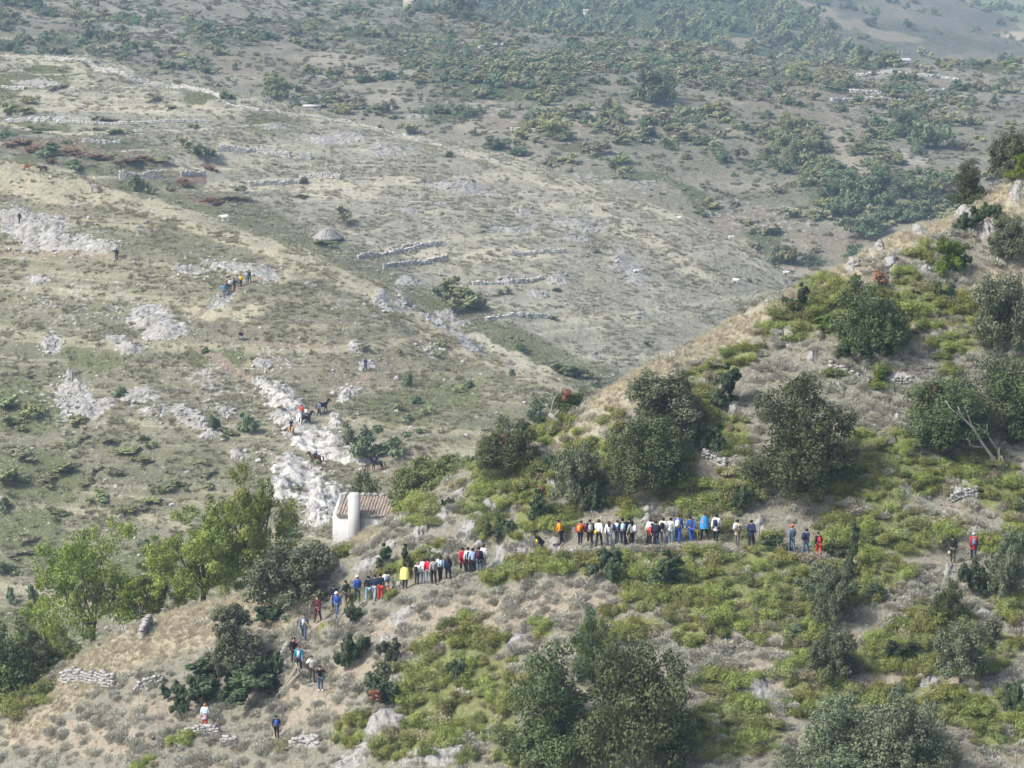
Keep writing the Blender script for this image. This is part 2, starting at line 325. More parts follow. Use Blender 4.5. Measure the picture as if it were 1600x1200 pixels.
REDM = [(70, 230, 70, 14), (170, 250, 70, 9), (110, 245, 60, 10), (290, 285, 30, 10), (340, 315, 50, 7), (330, 263, 14, 6), (250, 285, 24, 5)]
STRAWM = [(300, 130, 100, 10, -15), (230, 172, 120, 4), (520, 300, 90, 20), (760, 400, 120, 10), (980, 360, 90, 16, -25), (1050, 400, 80, 14, -30), (800, 560, 110, 14, -25), (330, 235, 60, 14), (150, 210, 90, 6), (640, 390, 70, 6), (700, 220, 130, 6, -15), (400, 290, 70, 6), (900, 300, 80, 6, -15), (560, 195, 80, 7, -15)]
STRAWL = [(60, 290, 130, 22, -8), (250, 325, 120, 14, -18), (420, 385, 90, 12, -25), (560, 440, 80, 12, -30), (700, 520, 90, 10, -35), (820, 575, 80, 10, -25), (350, 490, 70, 12), (420, 430, 40, 8), (880, 605, 50, 8, -20)]
GREENL = [(30, 640, 90, 50), (60, 740, 90, 50), (40, 830, 80, 50), (620, 640, 60, 40), (330, 560, 60, 14), (150, 560, 60, 14), (20, 1000, 80, 60), (250, 900, 120, 40), (700, 620, 70, 30)]
BAREF = [(480, 98, 130, 20, 5), (600, 152, 40, 14, 15), (770, 195, 60, 16), (760, 165, 40, 8), (930, 190, 70, 10), (1010, 175, 50, 14), (860, 215, 60, 14), (1240, 88, 60, 7), (1110, 80, 40, 4), (1310, 225, 40, 16, -30),
         (1330, 260, 40, 14, -20), (1440, 265, 40, 20, -40), (1290, 170, 50, 8), (1400, 115, 60, 4), (1500, 130, 70, 5), (1480, 150, 60, 5), (1560, 190, 60, 8), (420, 50, 60, 8), (250, 60, 70, 10), (1340, 150, 40, 8), (200, 20, 50, 14)]
DENSEF = [(1100, 312, 70, 14, -25), (1000, 272, 60, 12, -20), (1190, 365, 50, 18, -35), (900, 238, 50, 9, -15), (760, 120, 110, 36), (870, 130, 70, 30), (700, 170, 60, 20), (1260, 230, 50, 60, 30), (1290, 290, 40, 40), (1350, 310, 60, 40), (160, 70, 80, 24), (120, 60, 60, 20), (330, 60, 60, 14), (460, 40, 90, 14), (600, 55, 80, 12), (1180, 130, 90, 20), (1080, 110, 60, 20), (1400, 90, 90, 12), (1530, 105, 70, 10), (950, 100, 120, 16), (700, 85, 120, 12)]

GREENISH = [(1050, 900, 200, 60), (900, 760, 90, 60), (620, 1150, 100, 40), (1250, 980, 380, 200), (1450, 800, 220, 120), (700, 1100, 170, 110), (800, 790, 120, 70), (1110, 710, 130, 100), (1300, 490, 150, 50, 20), (1450, 500, 140, 70)]
GREYISH = [(1360, 640, 80, 46), (1385, 555, 90, 22), (1480, 930, 90, 40, 30), (1130, 1025, 60, 34), (900, 920, 130, 26), (780, 955, 160, 30), (1180, 1060, 60, 40), (1440, 890, 70, 30)]
def green2(x, y, u, v):
    return .85 * sstep(.41, .50, fbm(x / 4.5, y / 4.5, 77, 3)) * ellmask(GREENISH, u, v, 14, 78, .6) * (1 - ellmask(GREYISH, u, v, 12, 79)) * (1 - ellmask(SOIL, u, v, 10, 8)) * (1 - ellmask(ROCKN, u, v, 6, 5)) * (1 - polymask([PATH], u, v, 12)) * (1 - ellmask(STRAW, u, v, 10, 6))
# ------------------------------------------------------------------ terrain
def tps_fit(P, Z, lam=2e-6):
    n = len(P); d = np.linalg.norm(P[:, None] - P[None], axis=2); K = np.where(d > 0, d * d * np.log(d + 1e-12), 0) + lam * np.eye(n) * 100
    A = np.zeros((n + 3, n + 3)); A[:n, :n] = K; A[:n, n] = 1; A[:n, n + 1:] = P; A[n, :n] = 1; A[n + 1:, :n] = P.T
    return np.linalg.solve(A, np.concatenate([Z, np.zeros(3)]))
def tps_eval(P, W, X):
    out = np.zeros(len(X)); n = len(P)
    for i in range(0, len(X), 20000):
        x = X[i:i + 20000]; d = np.linalg.norm(x[:, None] - P[None], axis=2)
        out[i:i + 20000] = (np.where(d > 0, d * d * np.log(d + 1e-12), 0)) @ W[:n] + W[n] + x @ W[n + 1:]
    return out
class Land:
    def __init__(s, pts, behind, x0, x1, y0, y1, res, lam=2e-6):
        W3 = [point(*p) for p in pts]
        for (u, v, d), offs in behind:
            c = point(u, v, d); g = np.array((c[0], c[1])) / math.hypot(c[0], c[1])
            for run, drop in offs: W3.append(np.array((c[0] + g[0] * run, c[1] + g[1] * run, c[2] - drop)))
        W3 = np.array(W3); s.ctr = W3[:, :2].mean(0); s.sc = 100.0
        s.P = (W3[:, :2] - s.ctr) / s.sc; s.W = tps_fit(s.P, W3[:, 2], lam)
        s.x = np.arange(x0, x1 + res, res); s.y = np.arange(y0, y1 + res, res); s.res = res
        s.X, s.Y = np.meshgrid(s.x, s.y); X = np.stack([s.X.ravel(), s.Y.ravel()], 1)
        s.Z = tps_eval(s.P, s.W, (X - s.ctr) / s.sc).reshape(s.X.shape)
        s.U, s.V = project(s.X, s.Y, s.Z)
    def z(s, x, y):
        fx = np.clip((np.asarray(x) - s.x[0]) / s.res, 0, len(s.x) - 1.001); fy = np.clip((np.asarray(y) - s.y[0]) / s.res, 0, len(s.y) - 1.001)
        i, j = fx.astype(int), fy.astype(int); a, b = fx - i, fy - j; Z = s.Z
        return (Z[j, i] * (1 - a) + Z[j, i + 1] * a) * (1 - b) + (Z[j + 1, i] * (1 - a) + Z[j + 1, i + 1] * a) * b
    def hit(s, u, v):
        """first point of this land along the line of sight through photo pixel (u, v)"""
        d = np.arange(s.y[0], s.y[-1], s.res * .5); a = point(u, v, 1.0)
        x = a[0] * d; zr = CAM_Z + (a[2] - CAM_Z) * d; g = zr - s.z(x, d)
        ok = (x > s.x[0]) & (x < s.x[-1]); g = np.where(ok, g, 1e3)
        i = np.argmax(g <= 0) if (g <= 0).any() else int(np.argmin(g))
        if i > 0 and g[i] <= 0:
            t = g[i - 1] / (g[i - 1] - g[i] + 1e-9); dd = d[i - 1] + t * (d[i] - d[i - 1])
        else: dd = d[i]
        xx = a[0] * dd; return np.array((xx, dd, float(s.z(np.array([xx]), np.array([dd]))[0])))
    def normal(s, x, y):
        e = s.res; gx = (s.z(x + e, y) - s.z(x - e, y)) / (2 * e); gy = (s.z(x, y + e) - s.z(x, y - e)) / (2 * e)
        n = np.stack([-gx, -gy, np.ones_like(gx)], -1); return n / np.linalg.norm(n, axis=-1, keepdims=True)
    def build(s, name, mat, attrs):
        ny, nx = s.X.shape; I = np.arange(nx * ny).reshape(ny, nx)
        Fq = np.stack([I[:-1, :-1].ravel(), I[:-1, 1:].ravel(), I[1:, 1:].ravel(), I[1:, :-1].ravel()], 1)
        me = mk_mesh(name, np.stack([s.X.ravel(), s.Y.ravel(), s.Z.ravel()], 1), Fq, mat, {k: a.ravel() for k, a in attrs.items()}, True)
        o = link(name, me); o['kind'] = 'structure'; return o

g1 = ((8, 3.4), (25, 13.0), (60, 32.0))
near_pts = [(1750, 250, 214), (1600, 280, 214), (1600, 430, 206), (1600, 580, 198), (1600, 885, 181), (1600, 1040, 171), (1600, 1200, 162), (1750, 885, 181), (1750, 1200, 162), (1750, 580, 198),
            (1400, 372, 209), (1400, 500, 202), (1400, 620, 195), (1400, 760, 187), (1400, 876, 181), (1400, 1030, 172), (1400, 1200, 163),
            (1200, 470, 204), (1200, 560, 199), (1200, 660, 193), (1200, 760, 187.5), (1200, 857, 182), (1200, 1000, 174), (1200, 1200, 164),
            (1000, 580, 199), (1000, 720, 191), (1000, 852, 183), (1000, 1000, 175), (1000, 1200, 165), (700, 752, 195.5), (560, 846, 193), (800, 697, 196), (800, 780, 190.5), (800, 882, 185), (800, 1000, 178), (800, 1200, 168),
            (600, 823, 194), (600, 862, 190), (600, 930, 186), (600, 1050, 179), (600, 1200, 171), (500, 876, 193), (500, 970, 187), (500, 1078, 181), (500, 1200, 174),
            (400, 925, 194), (400, 1000, 189), (400, 1100, 183), (400, 1200, 177), (200, 988, 195), (200, 1050, 190), (200, 1120, 185), (200, 1200, 180), (100, 1040, 195), (100, 1120, 189), (100, 1200, 184),
            (0, 1110, 193), (0, 1200, 187), (-150, 1185, 193), (-150, 1300, 185), (0, 1500, 168), (400, 1500, 160), (800, 1500, 152), (1200, 1500, 148), (1600, 1500, 146)]
near_beh = [((1750, 250, 214), g1), ((1600, 280, 214), g1), ((1400, 372, 209), g1), ((1200, 470, 204), g1), ((1000, 580, 199), g1), ((800, 697, 196), g1), ((680, 762, 195), g1),
            ((600, 823, 194), ((8, 2.9), (19, 6.0), (40, 19), (70, 34))), ((500, 876, 193), ((8, 2.7), (20, 5.6), (40, 18), (70, 33))), ((400, 925, 194), ((8, 2.5), (20, 5.8), (45, 20), (75, 33))),
            ((200, 988, 195), ((10, 3.6), (25, 11), (60, 30))), ((100, 1040, 195), ((10, 4.0), (25, 12), (60, 30))), ((0, 1110, 193), ((10, 4.2), (25, 12), (60, 28))), ((-150, 1185, 193), ((10, 4.2), (25, 12), (60, 28)))]
NEAR = Land(near_pts, near_beh, -46, 52, 148, 262, .30)
# the trodden path is a narrow bench in the slope
pw = np.array([NEAR.hit(u, v) for u, v in PATH])
bd = np.full(NEAR.X.shape, 1e9); bz = NEAR.Z.copy()
for a, b in zip(pw[:-1], pw[1:]):
    L2 = ((b - a)[:2] ** 2).sum(); t = np.clip(((NEAR.X - a[0]) * (b - a)[0] + (NEAR.Y - a[1]) * (b - a)[1]) / L2, 0, 1)
    dd = np.hypot(NEAR.X - a[0] - t * (b - a)[0], NEAR.Y - a[1] - t * (b - a)[1]); q = dd < bd
    bd = np.where(q, dd, bd); bz = np.where(q, a[2] + t * (b - a)[2], bz)
wpath = 1 - sstep(.55, 1.7, bd)
U, V = NEAR.U, NEAR.V
rockN = ellmask(ROCKN, U, V, 6, 5, .5)
rough = (fbm(NEAR.X / 5, NEAR.Y / 5, 1, 4) - .5) * 1.1 + (fbm(NEAR.X / 1.3, NEAR.Y / 1.3, 2, 3) - .5) * .42
rough = rough + rockN * (ridged(NEAR.X / 2.0, NEAR.Y / 2.0, 5, 4) - .55) * .9
NEAR.Z = (NEAR.Z + rough) * (1 - wpath) + (bz - .05 + rough * .15) * wpath
NEAR.build('near_hillside', M_NEAR, {'rock': rockN * .75, 'soil': np.maximum(ellmask(SOIL, U, V, 12, 8), (1 - sstep(.25, .8, bd)) * .85), 'straw': ellmask(STRAW, U, V, 12, 6), 'green': np.maximum(ellmask(GREEN, U, V, 8, 4), green2(NEAR.X, NEAR.Y, U, V))})

g2 = ((10, 3.6), (40, 22.0), (90, 40.0))
left_cr = [(-120, 212, 452), (0, 247, 445), (130, 282, 440), (240, 312, 432), (380, 360, 425), (480, 402, 418), (580, 443, 410), (650, 483, 402), (740, 541, 392), (820, 573, 384), (900, 604, 376), (950, 627, 370), (1050, 700, 360)]
left_pts = left_cr + [(0, 400, 410), (200, 400, 402), (350, 450, 390), (550, 520, 378), (700, 600, 366), (850, 660, 350), (0, 560, 378), (200, 560, 372), (400, 600, 365), (550, 640, 358), (700, 720, 340),
            (0, 720, 350), (200, 720, 346), (400, 700, 348), (500, 720, 344), (600, 760, 334), (0, 900, 325), (200, 900, 320), (350, 900, 315), (0, 1050, 305), (200, 1050, 300), (400, 1000, 300), (600, 900, 310), (800, 800, 328),
            (-150, 500, 395), (-150, 800, 340), (-150, 1000, 312), (100, 1250, 285), (500, 1250, 280), (900, 1000, 298)]
LEFT = Land(left_pts, [(c, g2) for c in left_cr], -96, 34, 282, 520, .5)
U, V = LEFT.U, LEFT.V
rockL = ellmask(ROCKL, U, V, 7, 15, .6)
LEFT.Z = LEFT.Z + (fbm(LEFT.X / 14, LEFT.Y / 14, 11, 4) - .5) * 2.2 + (fbm(LEFT.X / 3, LEFT.Y / 3, 12, 3) - .5) * .7 + rockL * (ridged(LEFT.X / 4, LEFT.Y / 4, 13, 4) - .5) * 2.0
PATHL = [[(560, 590), (530, 625), (500, 640), (470, 660), (455, 680), (440, 720)], [(600, 560), (575, 585), (545, 615)], [(350, 462), (365, 452), (378, 447), (392, 440), (440, 420)], [(300, 500), (350, 462)], [(375, 533), (440, 540), (520, 545)], [(0, 400), (100, 402), (200, 408)], [(640, 760), (600, 732), (560, 735)]]
REDL = [[(310, 548), (350, 572), (395, 592)], [(340, 560), (380, 588)], [(60, 352), (10, 340)]]
LEFT.build('left_hillside', M_LEFT, {'rock': np.clip(rockL * .9 + .34 * ellmask([(120, 470, 160, 70), (330, 610, 150, 80), (90, 620, 90, 50), (560, 480, 90, 60), (440, 560, 80, 60)], U, V, 12, 33, .8), 0, 1),
            'soil': np.maximum(polymask(PATHL, U, V, 5), polymask(REDL, U, V, 7)), 'straw': np.maximum(ellmask(STRAWL, U, V, 14, 16) * .8, polymask([[(c[0], c[1] + 8) for c in left_cr]], U, V + 8 * (fbm(LEFT.X / 5, LEFT.Y / 5, 19, 3) - .5), 22)), 'green': ellmask(GREENL, U, V, 14, 18) * .7})

g3 = ((20, 8.0), (60, 30.0), (120, 45.0))
mid_cr = [(-120, 62, 652), (0, 82, 640), (190, 107, 630), (350, 152, 612), (480, 172, 603), (600, 202, 595), (720, 232, 585), (860, 267, 573), (1000, 316, 558), (1080, 347, 550), (1160, 387, 542), (1240, 437, 534), (1320, 500, 526)]
mid_pts = mid_cr + [(0, 160, 598), (200, 200, 575), (400, 230, 566), (600, 290, 546), (800, 350, 532), (1000, 430, 515), (1150, 470, 512), (100, 260, 545), (300, 300, 536), (500, 380, 512), (700, 450, 497), (900, 530, 482),
            (1000, 575, 474), (1100, 530, 490), (300, 400, 503), (550, 500, 480), (800, 600, 464), (1000, 640, 458), (200, 500, 478), (600, 650, 448), (1000, 760, 435), (0, 450, 490), (-150, 300, 535), (-150, 150, 600)]
MID = Land(mid_pts, [(c, g3) for c in mid_cr], -132, 82, 428, 720, .8)
U, V = MID.U, MID.V
rockM = ellmask(ROCKM, U, V, 9, 25, .6)
terr = sstep(560, 380, U) * sstep(340, 300, V) * sstep(75, 95, V)
zz = MID.Z / 2.6 + fbm(MID.X / 40, MID.Y / 40, 21, 2) * 1.2
MID.Z = MID.Z + (fbm(MID.X / 22, MID.Y / 22, 22, 4) - .5) * 3.0 + (fbm(MID.X / 4, MID.Y / 4, 23, 3) - .5) * .8 + rockM * (ridged(MID.X / 5, MID.Y / 5, 24, 3) - .5) * 1.4 + terr * (sstep(.0, .35, zz % 1) - (zz % 1)) * 1.5
MID.build('terraced_hillside', M_MID, {'rock': np.clip(rockM * .6 + .30 * sstep(350, 560, U) * sstep(.45, .6, fbm(MID.X / 30, MID.Y / 30, 27, 3)), 0, 1), 'soil': ellmask(REDM, U, V, 12, 29) * .9,
           'straw': np.maximum(np.maximum(ellmask(STRAWM, U, V, 14, 26) * .8, polymask([[(c[0], c[1] + 2) for c in mid_cr]], U, V, 15)), terr * sstep(.75, .95, zz % 1) * .8), 'green': np.maximum(terr * sstep(.5, .6, fbm(MID.X / 16, MID.Y / 16, 28, 3)) * .7, .62 * polymask([[(c[0], c[1] - 20) for c in left_cr]], U, V + 16 * (fbm(MID.X / 9, MID.Y / 9, 20, 3) - .5), 40) * sstep(60, 200, U))})

g4 = ((60, 10.0), (200, 36.0))
far_cr = [(-200, -60, 1120), (200, -50, 1130), (500, -10, 1120), (700, 18, 1110), (900, 60, 1060), (1060, 68, 1040), (1200, 88, 1010), (1400, 103, 1000), (1600, 104, 1010), (1800, 110, 1020)]
far_pts = far_cr + [(1300, 430, 640), (1400, 380, 655), (1500, 330, 675), (1600, 330, 670), (1200, 340, 680), (1100, 300, 700), (1000, 260, 720), (900, 220, 745), (800, 190, 765), (600, 150, 800), (400, 110, 840), (200, 60, 900), (0, 20, 960), (-150, 0, 990),
            (1025, 155, 800), (1200, 230, 755), (1300, 150, 850), (1400, 125, 920), (1600, 150, 890), (1500, 230, 770), (800, 95, 930), (1000, 85, 980), (600, 70, 960), (400, 30, 1020), (1300, 520, 615), (1500, 450, 625), (1700, 330, 670), (900, 320, 690), (600, 250, 730), (300, 200, 760), (0, 120, 820), (-200, 100, 850)]
FAR = Land(far_pts, [(c, g4) for c in far_cr], -250, 270, 600, 1260, 2.0)
U, V = FAR.U, FAR.V
FAR.Z = FAR.Z + (fbm(FAR.X / 50, FAR.Y / 50, 31, 4) - .5) * 5 + (fbm(FAR.X / 9, FAR.Y / 9, 32, 3) - .5) * 1.3
bareF = ellmask(BAREF, U, V, 14, 35, .5)
FAR.build('far_hillside', M_FAR, {'rock': .36 * sstep(.52, .68, fbm(FAR.X / 26, FAR.Y / 26, 37, 3)), 'soil': .6 * sstep(.55, .7, fbm(FAR.X / 40, FAR.Y / 40, 38, 3)), 'straw': bareF * .8, 'green': ellmask(DENSEF, U, V, 16, 36, .6)})

hill_pts = [(400, -60, 1650), (700, 45, 1330), (900, 66, 1330), (1060, 72, 1340), (1200, 92, 1330), (700, -20, 1600), (900, 0, 1520), (1100, 8, 1530), (1230, 40, 1480), (1330, 78, 1420), (900, -100, 1900), (1100, -90, 1950), (1250, -30, 1900), (1350, 20, 1800), (1450, 45, 1700), (1500, 70, 1580), (1420, 90, 1460), (500, -120, 2000), (1400, -5, 2080), (1550, 30, 1900)]
HILL = Land(hill_pts, [((900, -100, 1900), ((300, 70), (600, 140))), ((1100, -90, 1950), ((300, 90), (600, 150))), ((500, -120, 2000), ((300, 70), (600, 140)))], -330, 330, 1200, 2500, 6.0, 1e-4)
HILL.Z = HILL.Z + (fbm(HILL.X / 120, HILL.Y / 120, 41, 4) - .5) * 9
M_HILL = terrain_mat('hill_ground', 9.0, ((.17, .16, .11), (.10, .115, .07), (.20, .175, .13)), ((.32, .27, .19), (.28, .24, .165)), ((.24, .20, .15), (.2, .17, .13)), LIME, ((.06, .085, .04), (.09, .115, .055)), .15)
U, V = HILL.U, HILL.V
HILL.build('distant_hillside', M_HILL, {'rock': HILL.Z * 0, 'soil': HILL.Z * 0, 'straw': ellmask([(1290, 25, 60, 12, -20), (1390, 50, 60, 10, -15), (1180, 62, 60, 7)], U, V, 14, 43), 'green': sstep(1320, 1150, U) * .9})

# the plain: one sheet to the horizon, a patchwork of fields
def field_mat():
    m, nt, p = newmat('field_ground'); P = pos(nt)
    w = N(nt, 'ShaderNodeTexVoronoi'); w.inputs['Scale'].default_value = 1.0; L(nt, vscale(nt, P, (.017, .0065, 0)), w.inputs['Vector'])
    c = ramp(nt, math_(nt, 'FRACT', math_(nt, 'MULTIPLY', w.outputs['Color'], 1.0)), [(0, (.36, .30, .21)), (.25, (.20, .19, .12)), (.45, (.11, .14, .065)), (.7, (.42, .34, .24)), (1, (.22, .16, .125))])
    f = noise(nt, P, .05, 5, .6); c = mix(nt, math_(nt, 'MULTIPLY', ramp(nt, f, [(.5, 0.), (.7, 1.)]), .6), c, (.10, .115, .065))
    L(nt, c, p.inputs['Base Color']); p.inputs['Roughness'].default_value = .95; return m
a = np.concatenate([np.arange(-9000, -700, 400.), np.arange(-700, 700, 14.), np.arange(700, 9001, 400.)]); b = np.concatenate([np.arange(-1500, 1200, 300.), np.arange(1200, 3200, 14.), np.arange(3200, 9001, 400.)])
PX, PY = np.meshgrid(a, b); PLAIN_Z = CAM_Z - 122.0
def plain_h(x, y): return PLAIN_Z + (fbm(np.asarray(x) / 260, np.asarray(y) / 260, 51, 3) - .5) * 12 * sstep(1200, 1500, y) * sstep(4000, 3000, y) * sstep(900, 600, np.abs(x))
PZ = plain_h(PX, PY)
ny, nx = PX.shape; I = np.arange(nx * ny).reshape(ny, nx)
o = link('ground', mk_mesh('ground', np.stack([PX.ravel(), PY.ravel(), PZ.ravel()], 1), np.stack([I[:-1, :-1].ravel(), I[:-1, 1:].ravel(), I[1:, 1:].ravel(), I[1:, :-1].ravel()], 1), field_mat(), None, True)); o['kind'] = 'structure'

# the air: pale haze round the camera and the whole scene
m = bpy.data.materials.new('haze'); m.use_nodes = True; nt = m.node_tree
nt.nodes.remove(nt.nodes['Principled BSDF']); pv = nt.nodes.new('ShaderNodeVolumePrincipled'); pv.inputs['Color'].default_value = (.56, .79, 1.0, 1)
pv.inputs['Density'].default_value = .00025; pv.inputs['Anisotropy'].default_value = .2; nt.links.new(pv.outputs[0], nt.nodes['Material Output'].inputs['Volume'])
bm_ = MB(); bm_.box((0, 3700, (CAM_Z + 6 - 8) / 2), (19000, 11400, CAM_Z + 6 + 8)); hz = link('haze', bm_.mesh('haze', m)); hz['kind'] = 'stuff'
hz.data.attributes.remove(hz.data.attributes['tint'])
#@@VEG
# ------------------------------------------------------------------ plant meshes
def unit(n): v = RNG.normal(size=(n, 3)); return v / np.linalg.norm(v, axis=1, keepdims=True)
def leaf_cloud(name, blobs, n, size, asp, mat, shell=.55, rnd=.7, upb=.25, fray=.15):
    """blobs: (x, y, z, r[, tint]); n diamond leaves spread through their volume, facing outwards"""
    B = np.array([b[:4] for b in blobs], float); T = np.array([b[4] if len(b) > 4 else RNG.uniform(.15, .85) for b in blobs])
    w = B[:, 3] ** 2; i = RNG.choice(len(B), n, p=w / w.sum()); D = unit(n); D[:, 2] = D[:, 2] * .9 + .12
    r = B[i, 3] * (shell + (1 - shell) * RNG.random(n) ** .6) * RNG.uniform(1 - fray, 1 + fray, n)
    P = B[i, :3] + D * r[:, None]; P[:, 2] = np.where(P[:, 2] < .02, .02 + RNG.random(n) * .1, P[:, 2])
    nn = D + rnd * unit(n) + np.array((0, 0, upb)); nn /= np.linalg.norm(nn, axis=1, keepdims=True)
    t = np.cross(nn, unit(n)); t /= np.linalg.norm(t, axis=1, keepdims=True) + 1e-9; b = np.cross(nn, t)
    s = size * RNG.uniform(.6, 1.4, n)[:, None]
    V = np.stack([P - t * s * .5, P + b * s * asp * .5 + nn * s * .1, P + t * s * .5, P - b * s * asp * .5 + nn * s * .1], 1).reshape(-1, 3)
    tint = np.clip(T[i] * .65 + RNG.random(n) * .45 - .05, 0, 1)
    return mk_mesh(name, V, np.arange(4 * n).reshape(-1, 4), mat, {'tint': np.repeat(tint, 4)})
def blade_dome(name, n, R, H, ln, wd, mat, lumps=5, lean=.8, hollow=.5, vert=.5):
    """a mound of thin twigs or blades"""
    V = []; T = []
    C = [(0, 0, 0, 1.0)] + [(RNG.normal(0, .42), RNG.normal(0, .42), 0, RNG.uniform(.45, .8)) for _ in range(lumps - 1)]
    C = np.array(C); w = C[:, 3] ** 2; i = RNG.choice(len(C), n, p=w / w.sum()); D = unit(n); D[:, 2] = np.abs(D[:, 2])
    rr = (hollow + (1 - hollow) * RNG.random(n) ** .5) * C[i, 3]
    P = np.stack([(C[i, 0] + D[:, 0] * rr) * R, (C[i, 1] + D[:, 1] * rr) * R, D[:, 2] * rr * H], 1)
    d = D * lean + .45 * unit(n) + np.array((0, 0, vert)); d /= np.linalg.norm(d, axis=1, keepdims=True)
    s = np.cross(d, unit(n)); s /= np.linalg.norm(s, axis=1, keepdims=True) + 1e-9
    l = ln * RNG.uniform(.5, 1.3, n)[:, None]; wv = s * wd * RNG.uniform(.6, 1.4, n)[:, None]
    V = np.stack([P - wv * .5 - d * l * .4, P + wv * .5 - d * l * .4, P + d * l * .6], 1).reshape(-1, 3)
    lump_t = RNG.uniform(.1, .8, len(C)); tint = np.clip(lump_t[i] * .55 + RNG.random(n) * .5, 0, 1)
    return mk_mesh(name, V, np.arange(3 * n).reshape(-1, 3), mat, {'tint': np.repeat(tint, 3)})
def crown_blobs(w, h, z0, k, flat=1.0, cone=0.0, rmin=.16, rmax=.30):
    """k overlapping clumps filling an uneven crown of width w and height h above z0"""
    out = []; ph = RNG.uniform(0, 6.28, 4)
    for _ in range(k):
        D = unit(1)[0]; a = math.atan2(D[1], D[0]); t = RNG.random() ** .45
        wob = 1 + .16 * math.sin(2 * a + ph[0]) + .12 * math.sin(3 * a + ph[1] + 2 * D[2])
        z = z0 + h * .5 + D[2] * t * h * .40 * (1 + .12 * math.sin(3 * a + ph[2]))
        sh = 1 - cone * max(0., (z - z0) / h - .15)
        r = RNG.uniform(rmin, rmax) * min(w, h) * (.6 + .4 * sh)
        out.append((D[0] * t * w * .40 * wob * sh, D[1] * t * w * .40 * wob * sh, z, r))
    return out
def lumpy(w, h, z0, k, sub=6, cone=0.0, r0=.16, r1=.28, flare=.0):
    """an uneven crown: k big lumps round a core, each with sub leaf clumps on its outside"""
    out = []; C = np.array((0, 0, z0 + h * .48))
    for i in range(k):
        D = unit(1)[0]; D[2] = D[2] * .95 + .05; t = RNG.uniform(.55, 1.15) if i > 2 else .25
        if i % 3 == 0 and i > 2: D = np.array((math.cos(i * 2.4), math.sin(i * 2.4), -.75)); t = 1.0
        c = C + D * t * np.array((w * .36, w * .36, h * .36)); sh = 1 - cone * max(0., (c[2] - z0) / h - .15); c[0] *= sh; c[1] *= sh
        R = RNG.uniform(r0, r1) * min(w, h) * (.55 + .45 * sh); tn = RNG.uniform(.1, .9)
        out.append((c[0], c[1], c[2], R * .72, tn * .5))
        for _ in range(sub):
            d = unit(1)[0] + D * .5 + np.array((0, 0, .25)); d /= np.linalg.norm(d)
            out.append((*(c + d * R * RNG.uniform(.7, 1.05)), R * RNG.uniform(.28, .5), np.clip(tn + RNG.normal(0, .2), 0, 1)))
    return out
def fit(me, w, h):
    """scale a mesh so that its outline is w wide and h tall"""
    a = np.empty(len(me.vertices) * 3, np.float32); me.vertices.foreach_get('co', a); a = a.reshape(-1, 3)
    lo, hi = np.percentile(a, 1.5, axis=0), np.percentile(a, 98.5, axis=0); a[:, :2] = (a[:, :2] - (lo + hi)[:2] / 2) * (w / max(hi[0] - lo[0], hi[1] - lo[1])); a[:, 2] = np.maximum((a[:, 2] - min(lo[2], .1)) * (h / (hi[2] - min(lo[2], .1))), .0)
    me.vertices.foreach_set('co', a.ravel()); me.update(); return me
def trunk_mesh(name, h, r, limbs, spread, top, mat=M_BARK, lean=0.0):
    b = MB(); p = [np.array((0, 0, -.25))]; n = 5
    for i in range(1, n + 1): p.append(np.array((lean * i / n * h + RNG.normal(0, .04) * h * .3, RNG.normal(0, .04) * h * .3, h * i / n)))
    b.tube(p, [r * (1.35 - .15 * i) for i in range(n + 1)], 8)
    for k in range(limbs):
        a = 2 * math.pi * k / limbs + RNG.uniform(-.4, .4); s = p[RNG.integers(3, n + 1)]
        e = np.array((math.cos(a) * spread * RNG.uniform(.5, 1) + lean * h, math.sin(a) * spread * RNG.uniform(.5, 1), h + (top - h) * RNG.uniform(.4, .9)))
        m1 = s * .6 + e * .4 + np.array((0, 0, -.05 * top)) + RNG.normal(0, .06, 3) * spread; m2 = s * .25 + e * .75 + RNG.normal(0, .08, 3) * spread
        b.tube([s, m1, m2, e], [r * .55, r * .42, r * .27, r * .1], 6)
        for q in range(2):
            e2 = m2 + RNG.normal(0, .22, 3) * spread + np.array((0, 0, .12 * top)); b.tube([m1 * .3 + m2 * .7, m2 * .5 + e2 * .5, e2], [r * .24, r * .16, r * .06], 5)
    return b.mesh(name, mat, True)

# every tree variant is modelled 1 m wide / its own proportions and scaled where it stands
OAKS = []           # (crown mesh, trunk mesh, width, height)
for w, h, k, mat, n in ((5.0, 4.8, 22, M_OAK, 16000), (5.2, 6.6, 28, M_OAK, 20000), (4.4, 4.6, 20, M_OAKGREY, 14000), (6.5, 5.0, 30, M_OAKGREY, 22000), (5.6, 5.6, 32, M_OAK, 20000)):
    OAKS.append((fit(leaf_cloud('crown', lumpy(w, h, .25, k), n, .17, .62, mat, .5), w, h), trunk_mesh('trunk', h * .42, .13, 6, w * .3, h * .85), w, h))
LEAFY = (fit(leaf_cloud('crown', lumpy(4.6, 4.2, .2, 22), 15000, .17, .6, M_LEAFY, .4), 4.6, 4.2), trunk_mesh('trunk', 1.6, .11, 6, 1.3, 3.5), 4.6, 4.2)
CONE = fit(leaf_cloud('crown', lumpy(3.4, 6.0, .2, 18, cone=.8), 11000, .16, .6, M_OAKGREY), 3.4, 6.0); CONE_T = trunk_mesh('trunk', 2.6, .11, 5, .8, 4.8)
DECI = []
